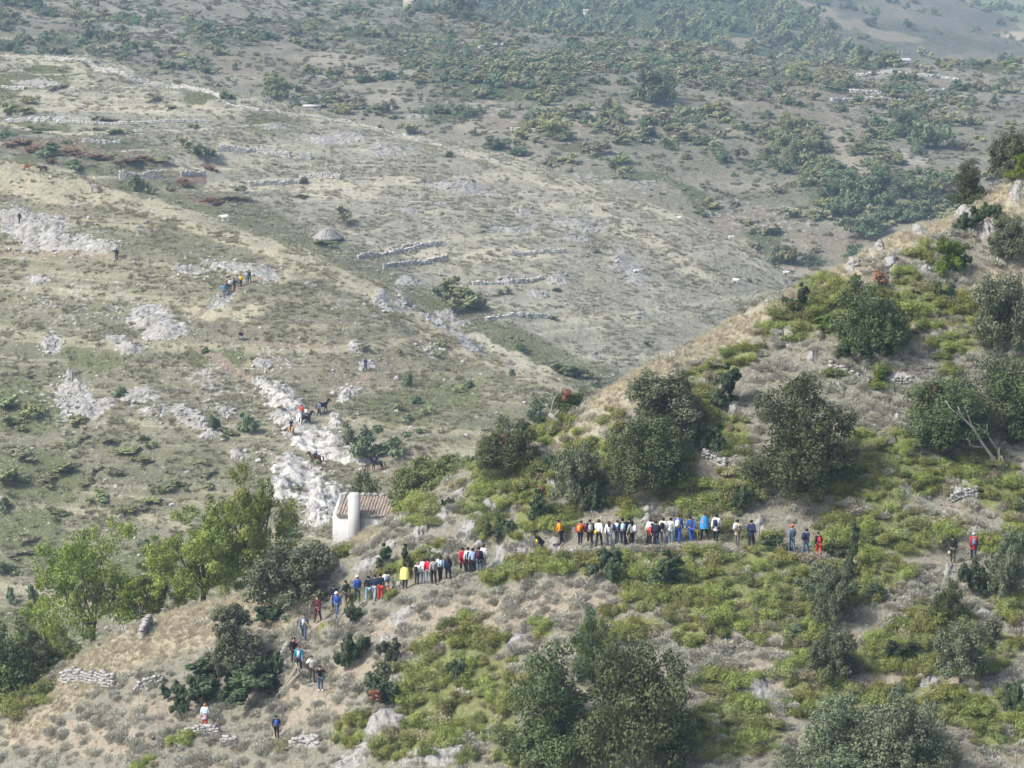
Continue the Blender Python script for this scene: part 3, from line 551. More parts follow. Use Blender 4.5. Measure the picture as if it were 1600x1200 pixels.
for w, h, k, n in ((8.0, 8.4, 26, 20000), (7.0, 7.6, 22, 17000)):
    DECI.append((leaf_cloud('crown', [(b_[0] * 1.22, b_[1] * 1.22, b_[2] * 1.10, *b_[3:]) for b_ in lumpy(w, h * .78, h * .22, k, 8, r0=.13, r1=.22)], n, .20, .55, M_DECI, .3, .9, .1), trunk_mesh('trunk', h * .30, .22, 9, w * .36, h * .86), w, h))
def dk(n, w, h, k, cone, cnt, mat, size=.15, asp=.6, shell=.5): return (fit(leaf_cloud(n, lumpy(w, h, 0, k, 5, cone), cnt, size, asp, mat, shell), w, h), w, h)
DARKB = [dk('dark_bush', 2.4, 2.2, 9, 0, 5200, M_JUNI), dk('dark_bush', 1.8, 3.0, 10, .5, 5200, M_JUNI), dk('dark_bush', 3.4, 1.7, 12, 0, 7000, M_JUNI), dk('grey_bush', 2.2, 3.0, 10, .3, 3000, M_OAKGREY, .17, .5, .2), dk('bright_bush', 2.2, 2.6, 10, .2, 5000, M_PINE, .15, .4, .3)]
def broom(n, R, H, mat, k):
    out = []
    for i in range(k):
        a, t = RNG.uniform(0, 6.28), (RNG.random() ** .5 * .75 if i else 0); r = RNG.uniform(.26, .46); z = H * RNG.uniform(.10, .55) * (1 - t * .6); tn = RNG.random()
        out.append((math.cos(a) * t * R, math.sin(a) * t * R, z, r * R, tn))
    return leaf_cloud('green_shrub', out, n, .15, .22, mat, .3, 1.0, .2, .42)
BROOM = [broom(n, R, H, mt, k) for n, R, H, mt, k in ((2600, .95, .85, M_BROOM, 9), (2200, .85, .75, M_BROOM, 7), (2600, 1.0, .8, M_BROOM2, 10), (1900, .75, .65, M_BROOM2, 6), (2800, 1.1, .9, M_BROOM, 11), (2400, .9, .6, M_BROOM3, 9), (1500, .8, .6, M_BROOM4, 7))]
CUSH = [blade_dome('grey_cushion_shrub', n, R, H, .15, .04, M_GREY, lumps, .9, .6, .3) for n, R, H, lumps in ((520, .42, .40, 3), (460, .38, .34, 4), (620, .5, .42, 5))]
TUFT = [blade_dome('dry_grass_tuft', 46, .20, .16, .50, .03, M_DRY, 2, .5, .1, 1.0), blade_dome('dry_grass_tuft', 36, .16, .12, .40, .03, M_DRY, 2, .5, .1, 1.0)]
MTUFT = [blade_dome('grass_tussock', 60, .45, .16, .28, .09, M_TUFT2, 3, .6, .1, .4)]; FTUFT = [blade_dome('grass_tussock', 70, .6, .35, .4, .14, M_FTUFT, 4, .6, .1, .4)]
PTUFT = [blade_dome('grass_tussock', 60, .45, .18, .30, .09, M_TUFT, 3, .6, .1, .4), blade_dome('grass_tussock', 50, .36, .20, .26, .08, M_TUFT, 2, .7, .1, .4)]
FARM = {}
for key, mat in (('green', M_SHG), ('yellow', M_SHY), ('brown', M_SHB), ('dark', M_SHD), ('russet', M_SHR)):
    FARM[key] = [fit(leaf_cloud('far_shrub', lumpy(2.0, w_, .0, 6, 4), 900, .19, .7, mat, .5), 2.0, w_) for w_ in (1.4, 1.9)]
FTREE = {}
for key, mat in (('green', M_SHG), ('dark', M_SHD), ('yellow', M_SHY)):
    FTREE[key] = [(fit(leaf_cloud('crown', lumpy(2.0, h_, .1, 13, 6), 5000, .11, .7, mat, .5), 2.0, h_), trunk_mesh('trunk', .6, .05, 5, .6, h_ * .9), h_) for h_ in (1.7, 2.1)]

# ------------------------------------------------------------------ scattering
def scatter_stuff(name, src_objs, P, scale, label=None, cat=None, zf=1.0):
    """uncountable cover: one object, geometry nodes put copies of real plants on its points"""
    n = len(P); me = bpy.data.meshes.new(name); me.vertices.add(n); me.vertices.foreach_set('co', np.asarray(P, np.float32).ravel())
    a = me.attributes.new('scl', 'FLOAT_VECTOR', 'POINT'); s = np.stack([scale * RNG.uniform(.8, 1.2, n), scale * RNG.uniform(.8, 1.2, n), scale * zf * RNG.uniform(.75, 1.2, n)], 1); a.data.foreach_set('vector', s.astype(np.float32).ravel())
    a = me.attributes.new('rot', 'FLOAT_VECTOR', 'POINT'); a.data.foreach_set('vector', np.stack([RNG.normal(0, .12, n), RNG.normal(0, .12, n), RNG.uniform(0, 6.283, n)], 1).astype(np.float32).ravel())
    a = me.attributes.new('pick', 'INT', 'POINT'); a.data.foreach_set('value', RNG.integers(0, len(src_objs), n).astype(np.int32))
    o = link(name, me); o['kind'] = 'stuff'
    if label: o['label'] = label; o['category'] = cat
    ng = bpy.data.node_groups.new(name, 'GeometryNodeTree'); ng.interface.new_socket('Geometry', in_out='INPUT', socket_type='NodeSocketGeometry'); ng.interface.new_socket('Geometry', in_out='OUTPUT', socket_type='NodeSocketGeometry')
    gi, go, jn = ng.nodes.new('NodeGroupInput'), ng.nodes.new('NodeGroupOutput'), ng.nodes.new('GeometryNodeJoinGeometry')
    def nattr(nm, t): q = ng.nodes.new('GeometryNodeInputNamedAttribute'); q.data_type = t; q.inputs[0].default_value = nm; return q.outputs[0]
    m2p = ng.nodes.new('GeometryNodeMeshToPoints'); ng.links.new(gi.outputs[0], m2p.inputs[0])
    for i, so in enumerate(src_objs):
        oi = ng.nodes.new('GeometryNodeObjectInfo'); oi.transform_space = 'ORIGINAL'; oi.inputs[0].default_value = so
        cmp_ = ng.nodes.new('FunctionNodeCompare'); cmp_.data_type = 'INT'; cmp_.operation = 'EQUAL'
        ng.links.new(nattr('pick', 'INT'), cmp_.inputs[2]); cmp_.inputs[3].default_value = i
        ip = ng.nodes.new('GeometryNodeInstanceOnPoints'); ng.links.new(m2p.outputs[0], ip.inputs['Points']); ng.links.new(cmp_.outputs[0], ip.inputs['Selection'])
        ng.links.new(oi.outputs['Geometry'], ip.inputs['Instance']); ng.links.new(nattr('scl', 'FLOAT_VECTOR'), ip.inputs['Scale'])
        e2r = ng.nodes.new('FunctionNodeEulerToRotation'); ng.links.new(nattr('rot', 'FLOAT_VECTOR'), e2r.inputs[0]); ng.links.new(e2r.outputs[0], ip.inputs['Rotation'])
        ng.links.new(ip.outputs[0], jn.inputs[0])
    ng.links.new(jn.outputs[0], go.inputs[0]); md = o.modifiers.new('cover', 'NODES'); md.node_group = ng
    return o
def sample(land, n, m=70, vmax=1290):
    """n random ground points of a land that lie in or close to the frame and face the camera"""
    x = RNG.uniform(land.x[0], land.x[-1], n); y = RNG.uniform(land.y[0], land.y[-1], n); z = land.z(x, y); u, v = project(x, y, z)
    nn = land.normal(x, y); f = (nn[:, 0] * -x + nn[:, 1] * -y + nn[:, 2] * (CAM_Z - z)) > -2.0 * np.hypot(x, y) * .02
    k = (u > -m) & (u < 1600 + m) & (v > -m) & (v < vmax) & f
    return x[k], y[k], z[k], u[k], v[k]
def keep(pts, k): return tuple(a[k] for a in pts)
LANDMARKS = [(633, 900, 'the hiker in the yellow raincoat'), (1101, 820, 'the hiker in the bright blue poncho'), (906, 830, 'the hiker in red with an orange pack'), (1279, 850, 'the hiker in red trousers'),
             (1522, 855, 'the red-jacketed hiker at far right'), (1555, 690, 'the bare dead tree'), (870, 655, 'the broken dead trunk on the ridge'), (1225, 523, 'the big pale boulder'), (565, 800, 'the white ruined house'),
             (735, 1010, 'the large green shrub mound'), (940, 1090, 'the two large bottom oaks'), (1380, 1130, 'the big bottom-right oak'), (455, 905, 'the round oak beside the trail'), (365, 1060, 'the tall oak over the thicket'),
             (320, 1118, 'the person in red trousers'), (433, 1135, 'the lone hiker with a blue backpack'), (475, 980, 'the man in the open dark jacket'), (1245, 690, 'the oak above the orange cap'), (1025, 690, 'the large oak above the hikers'), (1360, 500, 'the oak with a withered top'),
             (595, 1140, 'the long rock slab'), (1480, 400, 'the bright green bush on the ridge'), (1510, 640, 'the rusty-patched oaks'), (200, 1000, 'the straw-coloured knoll'), (740, 875, 'the four clustered hikers')]
LM_FAR = [(60, 760, 'the scrubby left edge'), (280, 770, 'the scrub above the light green trees'), (180, 850, 'the scrub above the leaning tree'), (600, 60, 'the scrub left of the dark top tree'), (900, 110, 'the thick scrub left of the round tree'), (1150, 130, 'the scrub right of the round tree'), (1180, 340, 'the bare slope above the white cows'), (1550, 230, 'the scrub at the right edge'), (330, 60, 'the scrub above the brown field'), (1000, 220, 'the pale wall in the scrub'), (700, 150, 'the scrub behind the crest'), (60, 40, 'the dark corner tree'), (720, 455, 'the dark round terrace bush'), (1025, 130, 'the huge round tree'), (240, 500, 'the large white outcrop'), (490, 690, 'the white scree with the horses'), (60, 360, 'the broad white crag'), (120, 612, 'the white crag above the scrub'), (377, 440, 'the far hiker in yellow'), (520, 355, 'the stone hut mound'),
          (200, 245, 'the russet bracken'), (488, 160, 'the small white hut on the crest'), (1435, 200, 'the dark twin trees'), (1360, 320, 'the dark grove in the valley'), (720, 12, 'the dark tree at the top edge'), (1415, 85, 'the white farm building'), (775, 220, 'the round tree behind the crest'), (640, 5, 'the old stone building'),
          (1450, 40, 'the pale fields'), (160, 70, 'the thicket along the crest wall'), (1240, 220, 'the green belt of trees'), (860, 255, 'the crest of the terraced hill'), (640, 740, 'the bushy tree behind the house'), (900, 600, 'the notch between the hills'), (40, 1000, 'the thicket at the left edge'), (480, 95, 'the bare brown field')]
def near_what(u, v, far=False):
    d, a, b, t = min(((u - a) ** 2 + (v - b) ** 2, a, b, t) for a, b, t in (LM_FAR if far else LANDMARKS))
    du, dv = u - a, v - b; w = 'just ' if d < 55 ** 2 else 'some way ' if d > 130 ** 2 else ''
    if abs(du) > abs(dv) * 1.2: return w + ('right of ' if du > 0 else 'left of ') + t
    return w + ('below ' if dv > 0 else 'above ') + t

# ------------------------------------------------------------------ big plants, one by one
def set_back(land, p, wpx, hpx):
    d = .15 * wpx * p[1] / F_PX; g = p[:2] / np.linalg.norm(p[:2]); q = p[:2] + g * d
    return np.array((q[0], q[1], float(land.z(np.array([q[0]]), np.array([q[1]]))[0]))), max(.65 * hpx, hpx - .15 * wpx)
def place_tree(land, u, vb, wpx, hpx, var, name, label, group=None, dist=None, cat='tree', rot=None):
    p = land.hit(u, vb) if dist is None else point(u, vb, dist); k = p[1] / F_PX
    if dist is None: p, hpx = set_back(land, p, wpx, hpx)
    if dist is not None:
        gz_ = float(land.z(np.array([p[0]]), np.array([p[1]]))[0]); ex = max(0, (p[2] - gz_) / k); wpx *= 1 + .3 * ex / hpx; hpx += ex; p[2] = gz_
    crown, trunk, w, h = var
    e = link(name, None, None, tuple(p), (0, 0, RNG.uniform(0, 6.28) if rot is None else rot), (wpx * k / w, wpx * k / w, hpx * k / h)); tag(e, label, cat, group)
    link('trunk', trunk, e); link('crown', crown, e); return e
O = OAKS
near_trees = [
 (1361, 560, 108, 124, O[0], 'rounded dark holm oak with a withered brown top on the upper slope'), (1246, 786, 150, 200, O[1], 'large tall dark holm oak above the hikers wearing an orange cap and red trousers'),
 (1010, 780, 128, 132, O[0], 'broad dark lower crown of the oak directly above the line of hikers'), (1040, 705, 112, 128, O[2], 'grey-green upper oak rising behind the dark oak above the hikers'), (900, 798, 78, 105, O[2], 'grey-green oak just above the hiker in orange'), (792, 745, 92, 92, O[0], 'dark oak on the ridge with withered twigs on top, left of the pale rock rib'),
 (1478, 712, 128, 128, O[0], 'dark holm oak with a rust-coloured withered patch beside the dead tree'), (1570, 690, 120, 135, O[0], 'dense oak at the right edge behind the bare dead tree'), (1566, 560, 90, 132, O[2], 'feathery grey-green oak on the upper slope at the right edge'),
 (1578, 278, 62, 86, O[2], 'oak on the skyline ridge at the right edge'), (1516, 316, 52, 80, O[1], 'two-toned oak on the ridge left of the skyline oak'), (890, 640, 62, 46, O[0], 'small oak with rusty leaves behind the dead trunk on the ridge'),
 (868, 1212, 142, 215, O[1], 'left and darker of the two large oaks at the bottom'), (925, 1075, 56, 125, O[1], 'slender dark oak rising out of the top of the bottom left oak'), (990, 1225, 178, 235, O[0], 'right and broader of the two large oaks at the bottom'),
 (1335, 1232, 165, 150, O[3], 'left half of the big grey-green oak mass at the bottom right'), (1415, 1240, 155, 165, O[3], 'right half of the big grey-green oak mass at the bottom right'), (1262, 1238, 100, 75, O[3], 'low grey-green oak at the bottom edge, left of the big oak mass'),
 (455, 962, 128, 122, O[2], 'round grey-green oak standing beside the trail below the white house'), (1500, 1075, 80, 110, O[2], 'grey-green oak on the slope below the hiker with outstretched arm'), (1480, 975, 50, 70, O[0], 'small dark oak up the slope from the grey-green one at the lower right'),
 (1575, 940, 56, 115, O[2], 'thin grey oak at the right edge below the red jacket'), (1580, 410, 60, 70, O[2], 'low oak at the right edge below the skyline ridge'), (1300, 985, 62, 100, O[2], 'sparse grey-green oak below the hiker in red trousers'), (1300, 1070, 70, 90, O[2], 'brownish-green oak bush above the big oak mass at the bottom right')]
for u, vb, w, h, var, lab in near_trees: place_tree(NEAR, u, vb, w, h, (O[4] if var is O[0] and w > 115 else var), 'holm_oak', lab, 'holm oaks on the near slope')
place_tree(NEAR, 366, 1075, 82, 135, (CONE, CONE_T, 3.4, 6.0), 'holm_oak', 'tall conical oak rising from the dark green thicket', 'holm oaks on the near slope')
for (u, vb, w, h, i, dd, lab) in [(145, 1008, 160, 180, 0, 203, 'leaning light green tree at the left with its dark trunk showing'), (318, 928, 145, 138, 1, 202, 'light green tree with several dark stems beside the straw-coloured knoll'),
                                  (395, 885, 115, 160, 1, 206, 'tallest light green tree, standing left of the white house'), (240, 944, 84, 66, 1, 204, 'low light green tree between the leaning one and the many-stemmed one'), (62, 1000, 64, 60, 1, 206, 'light green tree half hidden behind the leaning one at the left')]:
    place_tree(NEAR, u, vb, w, h, (*DECI[i],), 'deciduous_tree', lab, 'light green trees in the gully', dd)
# withered patches on some oaks are small dead boughs of their own
def place_bush(land, u, vb, wpx, hpx, i, name, label, group=None, dist=None, mesh=None, cat='bush'):
    p = land.hit(u, vb) if dist is None else point(u, vb, dist); k = p[1] / F_PX
    me, w, h = DARKB[i] if mesh is None else mesh
    if dist is None: p, hpx = set_back(land, p, wpx, hpx)
    o = link(name, me, None, tuple(p - np.array((0, 0, .08))), (0, 0, RNG.uniform(0, 6.28)), (wpx * k / w, wpx * k / w, hpx * k / h)); return tag(o, label, cat, group)
dark = [(550, 1045, 50, 60, 0), (597, 1108, 62, 62, 0), (612, 1040, 40, 44, 0), (553, 976, 36, 36, 0), (1040, 926, 54, 74, 1), (842, 822, 36, 62, 1), (1133, 642, 42, 78, 1), (1251, 490, 24, 50, 1), (1330, 905, 26, 90, 1), (1522, 932, 52, 60, 0), (955, 902, 64, 50, 2), (272, 1090, 40, 28, 2),
        (372, 1092, 165, 66, 2), (418, 1078, 84, 60, 2), (282, 1116, 32, 32, 2), (330, 1098, 70, 50, 2), (1470, 462, 40, 24, 2), (1500, 425, 30, 34, 0), (1540, 345, 44, 30, 2), (1510, 365, 40, 36, 0), (1575, 390, 60, 36, 2), (1208, 858, 44, 26, 2), (1350, 560, 90, 32, 2), (1480, 700, 110, 40, 2), (1590, 700, 40, 60, 0), (1280, 735, 60, 40, 0),
        (700, 790, 20, 14, 2), (600, 888, 24, 44, 1), (635, 892, 18, 44, 1), (780, 838, 44, 30, 2), (1160, 800, 40, 46, 0), (1115, 705, 44, 40, 2), (715, 1070, 34, 44, 0), (1000, 1080, 40, 40, 0), (1250, 1000, 40, 30, 3), (1270, 930, 54, 60, 3), (1400, 1035, 60, 40, 0), (1590, 1110, 40, 50, 2), (590, 1070, 40, 44, 3), (820, 660, 26, 30, 1), (845, 655, 22, 26, 0), (1545, 1010, 40, 50, 3), (1240, 485, 10, 22, 1), (1226, 478, 12, 18, 0), (1555, 905, 40, 40, 0), (1360, 935, 70, 30, 0), (930, 800, 40, 30, 0), (860, 735, 30, 30, 0), (1185, 755, 24, 24, 0), (430, 970, 60, 30, 2), (1310, 870, 36, 40, 3)]
for u, vb, w, h, i in dark:
    place_bush(NEAR, u, vb, w, h, i, 'dark_bush' if i != 3 else 'grey_bush', (('large ' if w > 120 else 'low ' if h < 30 else '') + 'spreading dark green bush ' if i == 2 else 'upright dark green bush ' if i == 1 else 'rounded dark green bush ' if i == 0 else 'sparse grey-green bush ') + near_what(u, vb - h / 2), 'dark bushes on the near slope')
for u, vb, w, h, lab in [(1480, 436, 48, 66, 'bright green upright bush on the upper slope below the ridge'), (1592, 285, 44, 48, 'bright green bush on the ridge at the right edge'), (1370, 608, 30, 34, 'small bright green bush above the grey scrub patch'), (1290, 515, 34, 24, 'bright green bush right of the pale boulder')]:
    place_bush(NEAR, u, vb, w, h, 4, 'bright_bush', lab, 'bright green bushes on the ridge')

# boughs of withered leaves
RUST = leaf_cloud('withered_bough', crown_blobs(1.0, 1.2, 0, 12, rmin=.14, rmax=.26), 500, .16, .6, M_RUST)
for u, v, w, h, dd, lab in [(1447, 655, 34, 62, 191.0, 'rust-coloured withered bough on the oak beside the dead tree'), (1374, 452, 26, 34, 204.0, 'brown withered top of the oak on the upper slope'), (885, 632, 18, 28, 196.5, 'rusty withered bough beside the dead trunk on the ridge'), (1045, 876, 12, 24, 179.5, 'orange withered twig on the dark bush below the hikers'),
                            (788, 700, 30, 24, 193.5, 'thin reddish withered twigs on top of the ridge oak'), (585, 1100, 24, 26, 175.0, 'pinkish withered bough on the dark bush above the rock slab'), (1060, 606, 30, 22, 196.0, 'reddish withered top of the grey-green oak above the hikers'), (848, 778, 18, 22, 188.0, 'reddish withered twig on the upright bush left of the hikers')]:
    p = point(u, v, dd); k = dd / F_PX; o = link('withered_bough', RUST, None, tuple(p), (0, 0, RNG.uniform(0, 6)), (w * k, w * k, h * k / 1.2)); tag(o, lab, 'bough', 'withered boughs')

# green broom scrub: the larger mounds singly, the rest as cover
c = sample(NEAR, 60000); gm = np.maximum(ellmask(GREEN, c[3], c[4], 8, 4, .3), green2(c[0], c[1], c[3], c[4])); c = keep(c, (gm > .45)); occ = []
sel = []; rest = []
cell = {}
for i in range(len(c[0])):
    x, y, u, v = c[0][i], c[1][i], c[3][i], c[4][i]; key = (int(x / .8), int(y / .8)); bad = False
    for a in (-1, 0, 1):
        for b in (-1, 0, 1):
            for (x2, y2) in cell.get((key[0] + a, key[1] + b), ()):
                if (x2 - x) ** 2 + (y2 - y) ** 2 < .62 ** 2: bad = True
    if bad: continue
    cell.setdefault(key, []).append((x, y)); sel.append(i)
sel = np.array(sel); sz = RNG.uniform(.55, 1.25, len(sel)); inn = (c[3][sel] > 4) & (c[3][sel] < 1596) & (c[4][sel] < 1196); order = np.argsort(-(sz + inn * 5)); BROOM_OBJ = []
for r_, q in enumerate(order[:290]):
    i = sel[q]; s = sz[q]; u, v = c[3][i], c[4][i]; me = BROOM[RNG.choice(7, p=(.19, .17, .16, .12, .16, .13, .07))]
    o = link('green_shrub', me, None, (c[0][i], c[1][i], c[2][i] - .06), (RNG.normal(0, .1), RNG.normal(0, .1), RNG.uniform(0, 6.28)), (s, s, s * RNG.uniform(.8, 1.15)))
    tag(o, ('large ' if s > 1.08 else 'small ' if s < .9 else '') + ('olive broom' if me in BROOM[2:4] else 'dark green low' if me is BROOM[5] else 'half-dry broom' if me is BROOM[6] else 'yellow-green broom') + ' shrub ' + near_what(u, v), 'shrub', 'green broom scrub on the near slope')
    if len(BROOM_OBJ) < 7 and o.data not in [b.data for b in BROOM_OBJ]: BROOM_OBJ.append(o)
q = order[290:]; scatter_stuff('green_scrub', BROOM_OBJ, np.stack([c[0][sel[q]], c[1][sel[q]], c[2][sel[q]] - .06], 1), sz[q], 'yellow-green broom scrub filling in between the larger shrubs of the near slope', 'scrub')

# grey cushion scrub
c = sample(NEAR, 52000); u, v = c[3], c[4]
den = .34 + .66 * ellmask([(1360, 640, 110, 60), (1380, 545, 120, 50), (1480, 930, 110, 50, 30), (1130, 1030, 80, 40), (900, 910, 150, 30), (780, 950, 160, 30), (560, 1050, 80, 60), (470, 1060, 60, 80), (300, 1150, 200, 40), (1180, 1060, 70, 40), (1120, 870, 80, 20), (620, 830, 120, 40, 25), (540, 900, 60, 40), (1000, 600, 80, 30, 25), (1280, 530, 80, 24), (1540, 500, 60, 60), (1420, 890, 60, 30)], u, v, 14, 61, .5)
den *= (1 - .85 * np.maximum(ellmask(GREEN, u, v, 8, 4, .3), green2(c[0], c[1], u, v))) * (1 - .9 * polymask([PATH], u, v, 7)) * (1 - .6 * ellmask(SOIL, u, v, 10, 8)) * (1 - .8 * ellmask(ROCKN, u, v, 6, 5)) * (1 - .93 * ellmask(STRAW, u, v, 10, 6)) * (.35 + 1.3 * sstep(.35, .65, fbm(c[0] / 2.2, c[1] / 2.2, 63, 3)))
c = keep(c, RNG.random(len(u)) < den * 1.3); n = len(c[0]); sz = RNG.uniform(.5, 1.25, n)
inn = (c[3] > 4) & (c[3] < 1596) & (c[4] < 1196); order = np.argsort(-(sz + inn * 5)); CUSH_OBJ = []
for r_, i in enumerate(order[:290]):
    s = sz[i]; o = link('grey_cushion_shrub', CUSH[r_ % 3], None, (c[0][i], c[1][i], c[2][i] - .04), (RNG.normal(0, .1), RNG.normal(0, .1), RNG.uniform(0, 6.28)), s)
    tag(o, ('broad' if s > 1.15 else 'small') + ' grey cushion shrub ' + near_what(c[3][i], c[4][i]), 'shrub', 'grey cushion scrub on the near slope')
    if r_ < 3: CUSH_OBJ.append(o)
i = order[290:]; scatter_stuff('grey_scrub', CUSH_OBJ, np.stack([c[0][i], c[1][i], c[2][i] - .04], 1), sz[i], 'small grey cushion scrub covering the near slope', 'scrub')

# straw-coloured grass on the ridge and the knoll
c = sample(NEAR, 230000); u, v = c[3], c[4]
den = .85 * ellmask(STRAW, u, v, 12, 6, .5) + .10; den *= (1 - .9 * ellmask(GREEN, u, v, 8, 4)) * (1 - .95 * polymask([PATH], u, v, 7)) * (1 - .8 * ellmask(ROCKN, u, v, 6, 5))
c = keep(c, RNG.random(len(u)) < den); sz = RNG.uniform(.5, 1.15, len(c[0]))
src = []
for i, (uu, vv) in enumerate([(300, 985), (330, 980)]):
    p = NEAR.hit(uu, vv); o = link('dry_grass_tuft', TUFT[i], None, tuple(p)); src.append(tag(o, 'tuft of straw-coloured grass on the knoll by the trail', 'grass', 'dry grass tufts'))
scatter_stuff('dry_grass', src, np.stack([c[0], c[1], c[2] - .03], 1), sz, 'straw-coloured dry grass of the near slope and knoll', 'grass')
# pasture tussocks on the left and terraced hills
src = []
for i, (uu, vv) in enumerate([(500, 560), (520, 556)]):
    p = LEFT.hit(uu, vv); o = link('grass_tussock', PTUFT[i], None, tuple(p)); src.append(tag(o, 'grass tussock on the pasture of the left hill', 'grass', 'pasture tussocks'))
c = sample(LEFT, 120000); u, v = c[3], c[4]; den = (.25 + .9 * sstep(.4, .62, fbm(c[0] / 5, c[1] / 5, 71, 4))) * (1 - .75 * ellmask(STRAWL, u, v, 14, 16)) * (1 - .85 * ellmask(ROCKL, u, v, 7, 15)) * (1 - polymask(PATHL, u, v, 5)); c = keep(c, RNG.random(len(u)) < den * .45)
scatter_stuff('pasture_grass', src, np.stack([c[0], c[1], c[2] - .05], 1), RNG.uniform(.6, 1.5, len(c[0])), 'short tussocky grass of the left hill', 'grass')
c = sample(MID, 130000); u, v = c[3], c[4]; den = (.25 + .9 * sstep(.42, .62, fbm(c[0] / 7, c[1] / 7, 72, 4))) * (1 - .8 * ellmask(ROCKM, u, v, 7, 25)); c = keep(c, RNG.random(len(u)) < den * .5)
pp = MID.hit(900, 400); src = [tag(link('grass_tussock', MTUFT[0], None, tuple(pp)), 'grass tussock on the bare flank of the terraced hill', 'grass', 'pasture tussocks')]
scatter_stuff('terrace_grass', src, np.stack([c[0], c[1], c[2] - .05], 1), RNG.uniform(.8, 2.0, len(c[0])), 'dry grass of the terraced hill', 'grass')

c = sample(FAR, 60000, 40, 560); c = keep(c, RNG.random(len(c[0])) < .12 + .5 * sstep(.45, .6, fbm(c[0] / 12, c[1] / 12, 73, 3)))
pp = FAR.hit(1150, 330); src = [tag(link('grass_tussock', FTUFT[0], None, tuple(pp)), 'dry tussock on the far hillside above the bare flank', 'grass', 'pasture tussocks')]
scatter_stuff('far_grass', src, np.stack([c[0], c[1], c[2] - .05], 1), RNG.uniform(.8, 2.2, len(c[0])), 'dry tussocky grass of the far hillside', 'grass')
# bushes of the left hill
lb = [(386, 682, 34, 44, 'dark'), (335, 672, 22, 26, 'dark'), (355, 682, 30, 16, 'green'), (120, 665, 34, 20, 'yellow'), (575, 720, 56, 62, 'dark'), (545, 700, 30, 40, 'dark'), (620, 715, 46, 44, 'dark'), (580, 712, 40, 20, 'green'), (637, 605, 14, 24, 'dark'), (648, 632, 18, 18, 'dark'), (624, 645, 18, 18, 'green'),
      (718, 615, 24, 18, 'green'), (730, 608, 18, 16, 'dark'), (800, 588, 14, 14, 'dark'), (670, 648, 24, 18, 'green'), (640, 660, 26, 18, 'dark'), (655, 678, 14, 12, 'dark'), (625, 555, 16, 12, 'green'), (690, 542, 20, 14, 'green'), (685, 560, 16, 12, 'brown'), (568, 550, 22, 14, 'brown'), (440, 640, 14, 10, 'green'), (320, 552, 12, 12, 'dark'),
      (187, 622, 20, 20, 'dark'), (840, 655, 40, 40, 'dark'), (770, 690, 40, 26, 'brown'), (15, 640, 40, 30, 'green'), (50, 655, 40, 30, 'yellow'), (25, 670, 44, 26, 'green'), (100, 742, 40, 26, 'green'), (35, 720, 50, 26, 'brown'), (20, 760, 50, 34, 'green'), (75, 760, 40, 26, 'brown'), (135, 760, 24, 18, 'yellow'), (150, 740, 30, 16, 'brown'), (260, 770, 26, 22, 'green'),
      (285, 765, 26, 18, 'green'), (325, 765, 22, 14, 'green'), (155, 785, 36, 22, 'green'), (10, 800, 30, 30, 'dark'), (90, 810, 40, 22, 'green'), (215, 800, 32, 18, 'brown'), (45, 850, 40, 22, 'brown'), (18, 945, 16, 30, 'dark'), (53, 945, 18, 34, 'dark'), (230, 860, 34, 26, 'dark'), (10, 900, 40, 30, 'green'), (445, 830, 26, 24, 'dark'), (405, 800, 30, 14, 'green'), (462, 840, 24, 16, 'dark'), (110, 700, 22, 14, 'green'), (235, 700, 22, 14, 'green'), (320, 745, 20, 12, 'green'),
      (500, 690, 22, 12, 'green'), (465, 765, 16, 10, 'green'), (40, 590, 30, 14, 'brown'), (130, 690, 26, 14, 'brown'), (180, 745, 30, 18, 'brown'), (600, 650, 12, 12, 'brown'), (700, 580, 12, 8, 'brown'), (780, 570, 10, 8, 'brown')]
for uu in range(0, 13): lb.append((RNG.uniform(0, 330), RNG.uniform(690, 900), RNG.uniform(20, 40), RNG.uniform(12, 22), ['green', 'brown', 'brown', 'yellow'][uu % 4]))
for u, vb, w, h, kd in lb:
    me = FARM[kd][int(w > 24)]; dim = (me, 2.0, (1.4, 1.9)[int(w > 24)])
    place_bush(LEFT, u, vb, w, h, 0, 'hillside_bush', {'green': 'olive green', 'dark': 'dark green', 'yellow': 'yellow-green', 'brown': 'greyish brown'}[kd] + ' left-hill bush ' + near_what(u, vb, True), 'bushes of the left hill', None, dim)
# thicket at the left edge and the leafy trees round the house
for u, vb, w, h, kd, lab in [(25, 1088, 120, 78, 'green', 'green thicket tree at the left edge below the leaning tree'), (72, 1052, 90, 58, 'dark', 'dark thicket tree at the left edge behind the leaning tree'), (4, 1045, 90, 70, 'dark', 'dark tree cut by the left edge above the thicket'), (108, 1036, 60, 36, 'green', 'small green tree between thicket and leaning trunk')]:
    place_tree(NEAR, u, vb, w, h, LEAFY if kd == 'green' else OAKS[0], 'thicket_tree', lab, 'trees of the left thicket', 197.5)
for u, vb, w, h, kd, dd, lab in [(662, 774, 84, 58, 'green', 202, 'bushy light green tree right behind the tiled roof'), (706, 748, 76, 36, 'green', 202, 'bushy olive tree behind the ridge right of the tiled roof'), (577, 786, 34, 40, 'dark', 218, 'small round tree just behind the white chimney')]:
    place_tree(NEAR, u, vb, w, h, LEAFY if kd == 'green' else OAKS[0], 'leafy_tree', lab, 'trees behind the house', dd)
